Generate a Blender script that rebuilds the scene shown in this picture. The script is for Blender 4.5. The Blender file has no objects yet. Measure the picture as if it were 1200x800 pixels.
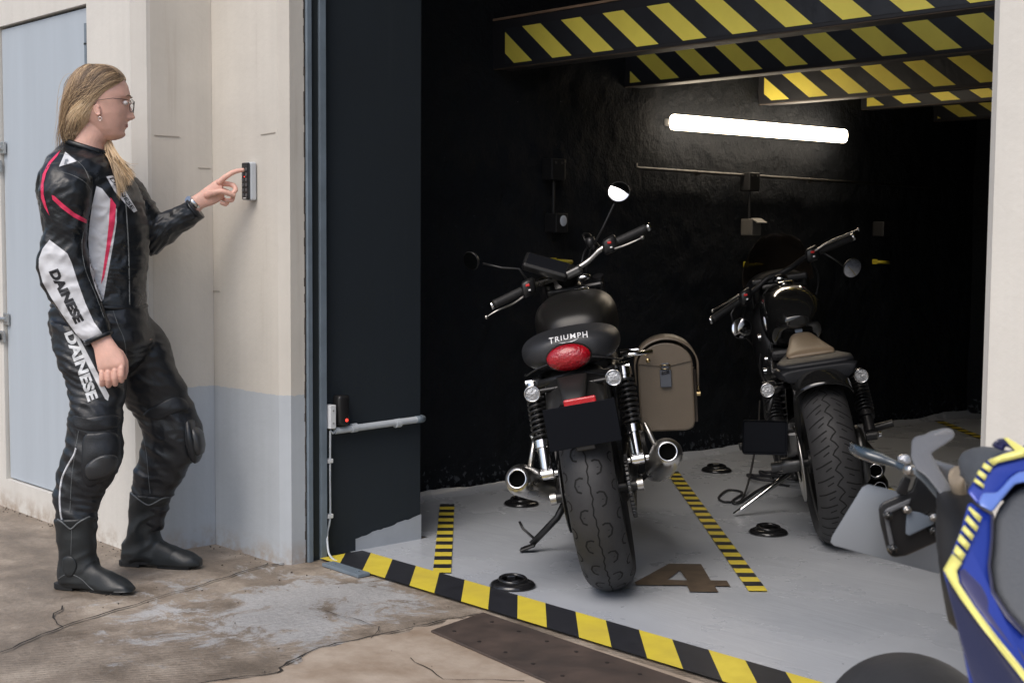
import bpy, bmesh, math, random
import numpy as np
from mathutils import Vector, Matrix, noise
from mathutils.bvhtree import BVHTree
random.seed(7)
S = bpy.context.scene
COL = S.collection
PI = math.pi

# ------------------------------------------------------------------ camera
YAW, PITCH, ROLL, FPX, EYE = 0.82674916, 0.07442687, 0.00721128, 1611.4, 1.15
def cam_axes(yaw):
    cy, sy = math.cos(yaw), math.sin(yaw)
    fw = Vector((-sy*math.cos(PITCH), cy*math.cos(PITCH), -math.sin(PITCH)))
    r = Vector((cy, sy, 0)); u = r.cross(fw)
    return r*math.cos(ROLL)+u*math.sin(ROLL), u*math.cos(ROLL)-r*math.sin(ROLL), fw
r_, u_, f_ = cam_axes(YAW)
cd = bpy.data.cameras.new('camera'); cam = bpy.data.objects.new('camera', cd); COL.objects.link(cam)
M = Matrix((r_, u_, -f_)).transposed().to_4x4(); M.translation = (0, 0, EYE)
cam.matrix_world = M
cd.sensor_width = 36; cd.lens = FPX/1200*36; cd.clip_end = 500; cd.clip_start = .05
cd.dof.use_dof = True; cd.dof.focus_distance = 4.7; cd.dof.aperture_fstop = 11
S.camera = cam
# ------------------------------------------------------------------ light
SUN_EL, SUN_AZ = math.radians(52), math.radians(160)     # direction the light comes FROM, azimuth from +Y clockwise
w = bpy.data.worlds.new('World'); S.world = w; w.use_nodes = True
nt = w.node_tree; bg = nt.nodes['Background']
sky = nt.nodes.new('ShaderNodeTexSky'); sky.sky_type = 'NISHITA'; sky.sun_disc = False
sky.sun_elevation = SUN_EL; sky.sun_rotation = SUN_AZ; sky.air_density = 1.0; sky.dust_density = 3.0; sky.ozone_density = 1.0
nt.links.new(sky.outputs[0], bg.inputs[0]); bg.inputs[1].default_value = 0.10
sl = bpy.data.lights.new('sun', 'SUN'); so = bpy.data.objects.new('sun', sl); COL.objects.link(so)
sl.energy = 0.95; sl.angle = math.radians(40); sl.color = (1, .96, .91)
d = Vector((math.sin(SUN_AZ)*math.cos(SUN_EL), math.cos(SUN_AZ)*math.cos(SUN_EL), math.sin(SUN_EL)))
so.rotation_euler = d.to_track_quat('Z', 'Y').to_euler(); so.location = (0, -5, 8)
S.view_settings.view_transform = 'Standard'; S.view_settings.look = 'None'
S.view_settings.exposure = 0.75; S.view_settings.gamma = 1; S.view_settings.use_curve_mapping = False
S.render.engine = 'CYCLES'

# ------------------------------------------------------------------ frames
RK = Matrix.Rotation(YAW, 4, 'Z')                     # frame whose Y runs along the parking bays
_r, _u, _f = cam_axes(0)
def ray(px, py):
    return _r*((px-600)/FPX) - _u*((py-400)/FPX) + _f
def P(px, py, D):                                      # drafting grid: a point at distance D into the scene
    v = ray(px, py); v = v*(D/v.y); return Vector((v.x, D, v.z+EYE))
# ------------------------------------------------------------------ materials
MATS = {}
def mat(name, col, rough=.6, metal=0., bump=0., bscale=60., var=0., vscale=6., coat=0., emit=None, spec=.5, alpha=1., stretch=None, rvar=0., col2=None, detail=6):
    if name in MATS: return MATS[name]
    m = bpy.data.materials.new(name); m.use_nodes = True; t = m.node_tree; b = t.nodes['Principled BSDF']
    b.inputs['Base Color'].default_value = (*col, 1); b.inputs['Roughness'].default_value = rough
    b.inputs['Metallic'].default_value = metal; b.inputs['Coat Weight'].default_value = coat; b.inputs['Coat Roughness'].default_value = .08
    b.inputs['Specular IOR Level'].default_value = spec; b.inputs['Alpha'].default_value = alpha
    tc = t.nodes.new('ShaderNodeTexCoord'); vec = tc.outputs['Object']
    if stretch:
        mp = t.nodes.new('ShaderNodeMapping'); mp.inputs['Scale'].default_value = stretch; t.links.new(vec, mp.inputs[0]); vec = mp.outputs[0]
    if var or col2 or rvar:
        n = t.nodes.new('ShaderNodeTexNoise'); n.inputs['Scale'].default_value = vscale; n.inputs['Detail'].default_value = detail; n.inputs['Roughness'].default_value = .6
        t.links.new(vec, n.inputs['Vector'])
        mx = t.nodes.new('ShaderNodeMix'); mx.data_type = 'RGBA'
        rp = t.nodes.new('ShaderNodeMapRange'); rp.inputs[1].default_value = .3; rp.inputs[2].default_value = .7
        t.links.new(n.outputs[0], rp.inputs[0]); t.links.new(rp.outputs[0], mx.inputs[0])
        c2 = col2 if col2 else tuple(c*(1-var) for c in col)
        c1 = col if col2 else tuple(min(1, c*(1+var)) for c in col)
        mx.inputs[6].default_value = (*c1, 1); mx.inputs[7].default_value = (*c2, 1)
        t.links.new(mx.outputs[2], b.inputs['Base Color'])
        if rvar:
            r2 = t.nodes.new('ShaderNodeMapRange'); r2.inputs[1].default_value = .3; r2.inputs[2].default_value = .7
            r2.inputs[3].default_value = max(.03, rough-rvar); r2.inputs[4].default_value = min(1, rough+rvar)
            t.links.new(n.outputs[0], r2.inputs[0]); t.links.new(r2.outputs[0], b.inputs['Roughness'])
    if bump:
        n2 = t.nodes.new('ShaderNodeTexNoise'); n2.inputs['Scale'].default_value = bscale; n2.inputs['Detail'].default_value = 5
        t.links.new(vec, n2.inputs['Vector'])
        bp = t.nodes.new('ShaderNodeBump'); bp.inputs['Strength'].default_value = 1; bp.inputs['Distance'].default_value = bump
        t.links.new(n2.outputs[0], bp.inputs['Height']); t.links.new(bp.outputs[0], b.inputs['Normal'])
    if emit:
        b.inputs['Emission Color'].default_value = (*emit[0], 1); b.inputs['Emission Strength'].default_value = emit[1]
    MATS[name] = m; return m

def nodes_of(m): return m.node_tree, m.node_tree.nodes['Principled BSDF']
def N(t, typ, **kw):
    n = t.nodes.new(typ)
    for k, v in kw.items():
        if k.startswith('i_'):
            key = k[2:]; key = int(key) if key.isdigit() else key
            n.inputs[key].default_value = v
        else: setattr(n, k, v)
    return n

# ------------------------------------------------------------------ mesh builder
class MB:
    def __init__(s): s.v = []; s.f = []; s.m = []; s.sm = []
    def add(s, vs, fs, mi=0, smooth=False, X=None):
        o = len(s.v)
        s.v += [tuple(X @ Vector(p)) if X else tuple(p) for p in vs]
        s.f += [tuple(i+o for i in f) for f in fs]; s.m += [mi]*len(fs); s.sm += [smooth]*len(fs); return s
    def bm(s, b, mi=0, smooth=False, X=None):
        b.verts.index_update(); s.add([v.co[:] for v in b.verts], [[v.index for v in f.verts] for f in b.faces], mi, smooth, X); b.free(); return s
    def box(s, c, size, rot=None, bev=0., mi=0, seg=2, X=None):
        b = bmesh.new(); bmesh.ops.create_cube(b, size=1); bmesh.ops.scale(b, vec=size, verts=b.verts)
        if bev: bmesh.ops.bevel(b, geom=b.edges[:]+b.verts[:], offset=bev, segments=seg, affect='EDGES', profile=.5)
        T = Matrix.Translation(c)
        if rot: T = T @ (rot if isinstance(rot, Matrix) else (Matrix.Rotation(rot[2], 4, 'Z') @ Matrix.Rotation(rot[1], 4, 'Y') @ Matrix.Rotation(rot[0], 4, 'X')))
        return s.bm(b, mi, False, (X @ T) if X else T)
    def bx(s, x0, x1, y0, y1, z0, z1, bev=0., mi=0):
        return s.box(((x0+x1)/2, (y0+y1)/2, (z0+z1)/2), (x1-x0, y1-y0, z1-z0), None, bev, mi)
    def tube(s, pts, rad, n=12, mi=0, cap=True, X=None, closed=False, flat=1.):
        pts = [Vector(p) for p in pts]; k = len(pts)
        if not hasattr(rad, '__len__'): rad = [rad]*k
        vs = []; up = None
        for i in range(k):
            a = pts[i-1] if (i > 0 or closed) else pts[i]; b = pts[(i+1) % k] if (i < k-1 or closed) else pts[i]
            t = (b-a).normalized()
            if up is None:
                up = Vector((0, 0, 1)) if abs(t.z) < .9 else Vector((1, 0, 0))
            up = (up - t*up.dot(t)).normalized(); sd = t.cross(up)
            for j in range(n):
                q = 2*PI*j/n; vs.append(pts[i]+(up*math.cos(q)*flat+sd*math.sin(q))*rad[i])
        fs = [(i*n+j, i*n+(j+1) % n, ((i+1) % k)*n+(j+1) % n, ((i+1) % k)*n+j) for i in range(k if closed else k-1) for j in range(n)]
        if cap and not closed: fs += [tuple(range(n))[::-1], tuple((k-1)*n+j for j in range(n))]
        return s.add(vs, fs, mi, True, X)
    def cyl(s, a, b, r, r2=None, n=20, mi=0, X=None):
        a = Vector(a); b = Vector(b); r2 = r if r2 is None else r2
        t = (b-a).normalized(); up = Vector((0, 0, 1)) if abs(t.z) < .9 else Vector((1, 0, 0)); up = (up-t*up.dot(t)).normalized(); sd = t.cross(up)
        vs = [a+(up*math.cos(2*PI*j/n)+sd*math.sin(2*PI*j/n))*r for j in range(n)]+[b+(up*math.cos(2*PI*j/n)+sd*math.sin(2*PI*j/n))*r2 for j in range(n)]
        s.add(vs, [(j, (j+1) % n, n+(j+1) % n, n+j) for j in range(n)], mi, True, X)
        s.add(vs[:n], [tuple(range(n))[::-1]], mi, False, X); s.add(vs[n:], [tuple(range(n))], mi, False, X); return s
    def lathe(s, prof, c, axis, n=40, mi=0, X=None, smooth=True, a0=0, a1=2*PI):     # prof: (radius, along)
        axis = Vector(axis).normalized(); c = Vector(c); up = Vector((0, 0, 1)) if abs(axis.z) < .9 else Vector((0, 1, 0)); up = (up-axis*up.dot(axis)).normalized(); sd = axis.cross(up)
        full = abs(a1-a0-2*PI) < 1e-6; k = len(prof); m_ = n if full else n+1
        vs = [c+axis*h+(up*math.cos(a0+(a1-a0)*j/n)+sd*math.sin(a0+(a1-a0)*j/n))*r for j in range(m_) for r, h in prof]
        fs = [(j*k+i, j*k+i+1, ((j+1) % m_)*k+i+1, ((j+1) % m_)*k+i) for j in range(n) for i in range(k-1)]
        return s.add(vs, fs, mi, smooth, X)
    def ell(s, c, r, n=16, mi=0, X=None, rot=None):
        b = bmesh.new(); bmesh.ops.create_uvsphere(b, u_segments=n*2, v_segments=n, radius=1); bmesh.ops.scale(b, vec=r, verts=b.verts)
        T = Matrix.Translation(c)
        if rot: T = T @ rot
        return s.bm(b, mi, True, (X @ T) if X else T)
    def loft(s, secs, n=28, mi=0, e=2.2, X=None, smooth=True):   # secs: (centre, half axis A vec, half axis B vec)
        vs = []
        for sc in secs:
            c, A, B = sc[:3]; ee = sc[3] if len(sc) > 3 else e
            for j in range(n):
                q = 2*PI*j/n; cc, ss = math.cos(q), math.sin(q)
                vs.append(Vector(c)+Vector(A)*(math.copysign(abs(cc)**(2/ee), cc))+Vector(B)*(math.copysign(abs(ss)**(2/ee), ss)))
        k = len(secs)
        fs = [(i*n+j, i*n+(j+1) % n, (i+1)*n+(j+1) % n, (i+1)*n+j) for i in range(k-1) for j in range(n)]
        fs += [tuple(range(n))[::-1], tuple((k-1)*n+j for j in range(n))]
        return s.add(vs, fs, mi, smooth, X)
    def prism(s, poly, h, X=None, mi=0, bev=0.):             # poly in XY, extruded +Z by h
        b = bmesh.new(); vs = [b.verts.new((p[0], p[1], 0)) for p in poly]; f = b.faces.new(vs)
        r = bmesh.ops.extrude_face_region(b, geom=[f]); bmesh.ops.translate(b, vec=(0, 0, h), verts=[v for v in r['geom'] if isinstance(v, bmesh.types.BMVert)])
        bmesh.ops.recalc_face_normals(b, faces=b.faces)
        if bev: bmesh.ops.bevel(b, geom=b.edges[:], offset=bev, segments=2, affect='EDGES', profile=.5)
        return s.bm(b, mi, False, X)
    def sheet(s, poly, z, mi=0):
        return s.add([(p[0], p[1], z) for p in poly], [tuple(range(len(poly)))], mi)
    def mesh(s, name):
        me = bpy.data.meshes.new(name); me.from_pydata(s.v, [], s.f); me.update()
        me.polygons.foreach_set('material_index', s.m); me.polygons.foreach_set('use_smooth', s.sm)
        b = bmesh.new(); b.from_mesh(me); bmesh.ops.recalc_face_normals(b, faces=b.faces); b.to_mesh(me); b.free(); return me
    def build(s, name, mats, parent=None, off=None, split=True):
        if off is not None: s.v = [(a-off[0], b-off[1], c-off[2]) for a, b, c in s.v]
        me = s.mesh(name)
        for m in (mats if isinstance(mats, (list, tuple)) else [mats]): me.materials.append(m)
        return link(name, me, parent)
def link(name, me, parent=None):
    o = bpy.data.objects.new(name, me); COL.objects.link(o)
    if parent: o.parent = parent
    return o
def tag(o, label=None, cat=None, group=None, kind=None):
    if label: o['label'] = label
    if cat: o['category'] = cat
    if group: o['group'] = group
    if kind: o['kind'] = kind
    return o
def empty(name, loc=(0, 0, 0), rot=None, label=None, cat=None, group=None):
    o = bpy.data.objects.new(name, None); COL.objects.link(o); o.location = loc; o.empty_display_size = .1
    if rot is not None: o.rotation_euler = rot
    return tag(o, label, cat, group)
def arc(c, r, a0, a1, n, ax='xz'):
    out = []
    for i in range(n+1):
        a = a0+(a1-a0)*i/n; p = [c[0], c[1], c[2]]; p['xyz'.index(ax[0])] += r*math.cos(a); p['xyz'.index(ax[1])] += r*math.sin(a); out.append(tuple(p))
    return out
def bez(p0, p1, p2, p3, n=12):
    p0, p1, p2, p3 = map(Vector, (p0, p1, p2, p3)); return [(p0*(1-t)**3+p1*3*t*(1-t)**2+p2*3*t*t*(1-t)+p3*t**3) for t in [i/n for i in range(n+1)]]
def spline(pts, n=8):
    pts = [Vector(p) for p in pts]; out = []
    for i in range(len(pts)-1):
        a = pts[max(0, i-1)]; b = pts[i]; c = pts[i+1]; d_ = pts[min(len(pts)-1, i+2)]
        for k in range(n):
            t = k/n; out.append(.5*((2*b)+(c-a)*t+(2*a-5*b+4*c-d_)*t*t+(3*b-a-3*c+d_)*t**3))
    out.append(pts[-1]); return out
def voxel(mb, size, smooth=4, fac=.5):
    me = mb.mesh('tmp'); o = bpy.data.objects.new('tmp', me); COL.objects.link(o)
    m = o.modifiers.new('r', 'REMESH'); m.mode = 'VOXEL'; m.voxel_size = size; m.use_smooth_shade = True
    s = o.modifiers.new('s', 'SMOOTH'); s.factor = fac; s.iterations = smooth
    dg = bpy.context.evaluated_depsgraph_get(); me2 = bpy.data.meshes.new_from_object(o.evaluated_get(dg)); bpy.data.objects.remove(o)
    for p in me2.polygons: p.use_smooth = True
    return me2
def wrinkle(me, fn):
    me.update(); n = [v.normal.copy() for v in me.vertices]
    for v, nn in zip(me.vertices, n): v.co += nn*fn(v.co)
    me.update()
def shift(me, off):
    me.transform(Matrix.Translation(-Vector(off))); return me
def bvh(me): return BVHTree.FromPolygons([v.co[:] for v in me.vertices], [p.vertices[:] for p in me.polygons])
EYEV = Vector((0, 0, EYE))
def hit(tree, px, py, lift=.0015, D=None):
    dd = ray(px, py).normalized(); r = tree.ray_cast(EYEV, dd)
    if r[0] is None:
        return P(px, py, D) if D else None
    nn = r[1] if r[1].dot(dd) < 0 else -r[1]
    return r[0]-dd*lift
def decal(tree, poly, grid=2.2, lift=.0015, D=4.5):        # px polygon laid onto a surface; returns verts, faces
    b = bmesh.new(); f = b.faces.new([b.verts.new((p[0], p[1], 0)) for p in poly])
    xs = [p[0] for p in poly]; ys = [p[1] for p in poly]
    for ax, lo, hi in ((0, min(xs), max(xs)), (1, min(ys), max(ys))):
        t = lo+grid
        while t < hi:
            co = [0, 0, 0]; co[ax] = t; no = [0, 0, 0]; no[ax] = 1
            bmesh.ops.bisect_plane(b, geom=b.verts[:]+b.edges[:]+b.faces[:], plane_co=co, plane_no=no); t += grid
    b.verts.index_update(); vs = []; last = D
    for v in b.verts:
        h = hit(tree, v.co.x, v.co.y, lift) ; vs.append(h)
    good = [h.y for h in vs if h is not None]; mean = sum(good)/len(good) if good else D
    vs = [h if h is not None else P(v.co.x, v.co.y, mean+.01) for h, v in zip(vs, b.verts)]
    fs = [[v.index for v in f.verts] for f in b.faces]; b.free(); return vs, fs
def text2d(s, shear=0., bold=.0, sp=1.):
    c = bpy.data.curves.new('t', 'FONT'); c.body = s; c.shear = shear; c.offset = bold; c.resolution_u = 3; c.space_character = sp
    o = bpy.data.objects.new('t', c); COL.objects.link(o); dg = bpy.context.evaluated_depsgraph_get(); me = bpy.data.meshes.new_from_object(o.evaluated_get(dg)); bpy.data.objects.remove(o)
    b = bmesh.new(); b.from_mesh(me)
    xs = [v.co.x for v in b.verts]; ys = [v.co.y for v in b.verts]; x0, x1, y0, y1 = min(xs), max(xs), min(ys), max(ys)
    for v in b.verts: v.co.x = (v.co.x-x0)/(x1-x0); v.co.y = (v.co.y-y0)/(y1-y0)
    for ax, k in ((0, 40), (1, 5)):
        for i in range(1, k):
            co = [0, 0, 0]; co[ax] = i/k; no = [0, 0, 0]; no[ax] = 1
            bmesh.ops.bisect_plane(b, geom=b.verts[:]+b.edges[:]+b.faces[:], plane_co=co, plane_no=no)
    b.verts.index_update(); r = ([(v.co.x, v.co.y) for v in b.verts], [[v.index for v in f.verts] for f in b.faces]); b.free(); return r
def textdecal(tree, s, quad, lift=.002, shear=0., bold=.0, D=4.5, sp=1.):    # quad: px of (0,0),(1,0),(1,1),(0,1) of the text box
    vs2, fs = text2d(s, shear, bold, sp); vs = []
    q = [Vector(p) for p in quad]
    for u, v in vs2:
        p = q[0]*(1-u)*(1-v)+q[1]*u*(1-v)+q[2]*u*v+q[3]*(1-u)*v
        h = hit(tree, p.x, p.y, lift, D); vs.append(h)
    return vs, fs
# ================================================================== materials of the place
def weathered(name, top, low, split, bump=.0011, dirt=(.35,.27,.2), bh=1.2):
    """painted render: upper colour, lower wainscot colour below height `split`, drips, grime, grain"""
    m = bpy.data.materials.new(name); m.use_nodes = True; t, b = nodes_of(m); L = t.links.new
    geo = N(t, 'ShaderNodeNewGeometry'); sx = N(t, 'ShaderNodeSeparateXYZ'); L(geo.outputs['Position'], sx.inputs[0])
    n1 = N(t, 'ShaderNodeTexNoise', i_Scale=2.2, i_Detail=8., i_Roughness=.65); L(geo.outputs['Position'], n1.inputs['Vector'])
    mp = N(t, 'ShaderNodeMapping'); mp.inputs['Scale'].default_value = (14, 14, .7); L(geo.outputs['Position'], mp.inputs[0])
    n2 = N(t, 'ShaderNodeTexNoise', i_Scale=1., i_Detail=5., i_Roughness=.6); L(mp.outputs[0], n2.inputs['Vector'])
    n3 = N(t, 'ShaderNodeTexNoise', i_Scale=45., i_Detail=5., i_Roughness=.6); L(geo.outputs['Position'], n3.inputs['Vector'])
    # paint edge with a hand-painted wobble
    ad = N(t, 'ShaderNodeMath', operation='MULTIPLY_ADD'); ad.inputs[1].default_value = .012; L(n3.outputs[0], ad.inputs[0]); L(sx.outputs[2], ad.inputs[2])
    gt = N(t, 'ShaderNodeMath', operation='GREATER_THAN'); gt.inputs[1].default_value = split; L(ad.outputs[0], gt.inputs[0])
    mx = N(t, 'ShaderNodeMix', data_type='RGBA'); mx.inputs[6].default_value = (*low, 1); mx.inputs[7].default_value = (*top, 1); L(gt.outputs[0], mx.inputs[0])
    # patchy tone
    r1 = N(t, 'ShaderNodeMapRange'); r1.inputs[1].default_value = .3; r1.inputs[2].default_value = .7; r1.inputs[3].default_value = .91; r1.inputs[4].default_value = 1.04; L(n1.outputs[0], r1.inputs[0])
    r2 = N(t, 'ShaderNodeMapRange'); r2.inputs[1].default_value = .3; r2.inputs[2].default_value = .75; r2.inputs[3].default_value = 1.02; r2.inputs[4].default_value = .93; L(n2.outputs[0], r2.inputs[0])
    mu = N(t, 'ShaderNodeMath', operation='MULTIPLY'); L(r1.outputs[0], mu.inputs[0]); L(r2.outputs[0], mu.inputs[1])
    m2 = N(t, 'ShaderNodeVectorMath', operation='SCALE'); L(mx.outputs[2], m2.inputs[0]); L(mu.outputs[0], m2.inputs['Scale'])
    # drips of dirt
    r3 = N(t, 'ShaderNodeMapRange'); r3.inputs[1].default_value = .62; r3.inputs[2].default_value = .8; r3.inputs[4].default_value = .4; L(n2.outputs[0], r3.inputs[0])
    # splash-back grime near the ground, broken up by noise
    gz = N(t, 'ShaderNodeMapRange'); gz.inputs[1].default_value = 0; gz.inputs[2].default_value = .09; gz.inputs[3].default_value = .9; gz.inputs[4].default_value = 0; L(sx.outputs[2], gz.inputs[0])
    gn = N(t, 'ShaderNodeTexNoise', i_Scale=14., i_Detail=8., i_Roughness=.7); L(geo.outputs['Position'], gn.inputs['Vector'])
    gr = N(t, 'ShaderNodeMapRange'); gr.inputs[1].default_value = .42; gr.inputs[2].default_value = .62; L(gn.outputs[0], gr.inputs[0])
    gm = N(t, 'ShaderNodeMath', operation='MULTIPLY'); L(gz.outputs[0], gm.inputs[0]); L(gr.outputs[0], gm.inputs[1])
    mxx = N(t, 'ShaderNodeMath', operation='MAXIMUM'); L(r3.outputs[0], mxx.inputs[0]); L(gm.outputs[0], mxx.inputs[1])
    m3 = N(t, 'ShaderNodeMix', data_type='RGBA'); L(mxx.outputs[0], m3.inputs[0]); L(m2.outputs[0], m3.inputs[6]); m3.inputs[7].default_value = (*dirt, 1)
    L(m3.outputs[2], b.inputs['Base Color']); b.inputs['Roughness'].default_value = .75
    bp = N(t, 'ShaderNodeBump', i_Strength=1., i_Distance=bump); L(n3.outputs[0], bp.inputs['Height']); L(bp.outputs[0], b.inputs['Normal'])
    return m
BEIGE = (.66, .60, .53); BLUEGREY = (.34, .40, .48)
M_FAC = weathered('beige_render', (.68, .655, .605), (.68, .655, .605), -9)
M_REC = weathered('beige_render_over_blue_paint', (.62, .585, .525), (.46, .495, .53), .605)
M_PIL = weathered('pillar_render', (.72, .69, .63), (.72, .69, .63), -9)
def roughcast():
    m = bpy.data.materials.new('black_roughcast'); m.use_nodes = True; t, b = nodes_of(m); L = t.links.new
    geo = N(t, 'ShaderNodeNewGeometry')
    n1 = N(t, 'ShaderNodeTexNoise', i_Scale=9., i_Detail=9., i_Roughness=.62); L(geo.outputs['Position'], n1.inputs['Vector'])
    n2 = N(t, 'ShaderNodeTexNoise', i_Scale=38., i_Detail=6., i_Roughness=.6); L(geo.outputs['Position'], n2.inputs['Vector'])
    v = N(t, 'ShaderNodeTexVoronoi', i_Scale=16.); L(n1.outputs['Color'], v.inputs['Vector'])
    ad = N(t, 'ShaderNodeMath', operation='MULTIPLY_ADD'); ad.inputs[1].default_value = .35; L(n2.outputs[0], ad.inputs[0]); L(n1.outputs[0], ad.inputs[2])
    bp = N(t, 'ShaderNodeBump', i_Strength=1., i_Distance=.020); L(ad.outputs[0], bp.inputs['Height']); L(bp.outputs[0], b.inputs['Normal'])
    sx = N(t, 'ShaderNodeSeparateXYZ'); L(geo.outputs['Position'], sx.inputs[0])
    gz = N(t, 'ShaderNodeMapRange'); gz.inputs[1].default_value = .0; gz.inputs[2].default_value = .22; gz.inputs[3].default_value = .2; gz.inputs[4].default_value = 0; L(sx.outputs[2], gz.inputs[0])
    a2 = N(t, 'ShaderNodeMath', operation='ADD'); L(gz.outputs[0], a2.inputs[0]); L(n2.outputs[0], a2.inputs[1])
    rp = N(t, 'ShaderNodeMapRange'); rp.inputs[1].default_value = .70; rp.inputs[2].default_value = .76; L(a2.outputs[0], rp.inputs[0])
    mx = N(t, 'ShaderNodeMix', data_type='RGBA'); mx.inputs[6].default_value = (.0125, .0145, .018, 1); mx.inputs[7].default_value = (.09, .10, .115, 1); L(rp.outputs[0], mx.inputs[0])
    L(mx.outputs[2], b.inputs['Base Color']); b.inputs['Roughness'].default_value = .75; b.inputs['Specular IOR Level'].default_value = .16
    return m
M_BLK = roughcast()
M_JAMB = weathered('dark_slate_paint', (.010, .0165, .0235), (.010, .0165, .0235), -9, .001, (.02, .028, .036))
M_JBASE = mat('jamb_base_paint', (.36, .39, .43), .6, bump=.001, bscale=80, var=.08)
M_CEIL = mat('black_ceiling', (.012, .012, .013), .8, bump=.01, bscale=20)
M_STEEL = mat('blue_grey_steel_paint', (.16, .20, .24), .5, var=.15, vscale=12, bump=.0006, bscale=90)
M_STEEL2 = mat('dark_channel', (.014, .02, .022), .7)
M_RUST = mat('worn_channel_edge', (.16, .13, .11), .7, var=.35, vscale=20, col2=(.06, .055, .055), stretch=(1, 1, .3))
M_DOOR = mat('pale_blue_door_paint', (.43, .48, .53), .55, var=.05, vscale=1.5, bump=.0008, bscale=5, stretch=(6, 6, .6))
M_YEL = mat('yellow_tape', (.80, .65, .06), .5, col2=(.60, .47, .06), vscale=6, detail=12, bump=.0003, bscale=50, rvar=.12)
M_YEL2 = mat('yellow_beam_paint', (.95, .80, .13), .5, var=.07, vscale=5, bump=.002, bscale=14)
M_BTAPE = mat('black_tape', (.02, .021, .026), .5, bump=.0004, bscale=50, var=.2, vscale=20)
M_BTAPE2 = mat('black_beam_paint', (.022, .024, .03), .5, bump=.004, bscale=16, var=.2)
M_WOODEDGE = mat('bare_wood_edge', (.26, .17, .11), .8, var=.4, vscale=30, stretch=(.3, 3, 3))
M_WOODEDGE2 = mat('worn_beam_edge', (.12, .085, .06), .8, var=.5, vscale=25, stretch=(.3, 3, 3), col2=(.03, .025, .022))
M_BEAM = mat('beam_dark', (.02, .02, .024), .6, bump=.003, bscale=20)
M_WHITEP = mat('white_plastic', (.68, .70, .72), .4, var=.03)
M_BLKP = mat('black_plastic', (.014, .014, .015), .38, bump=.0002, bscale=300)
M_BROWN = mat('brown_floor_paint', (.085, .06, .04), .6, var=.35, vscale=18, bump=.0006, bscale=60)

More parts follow.
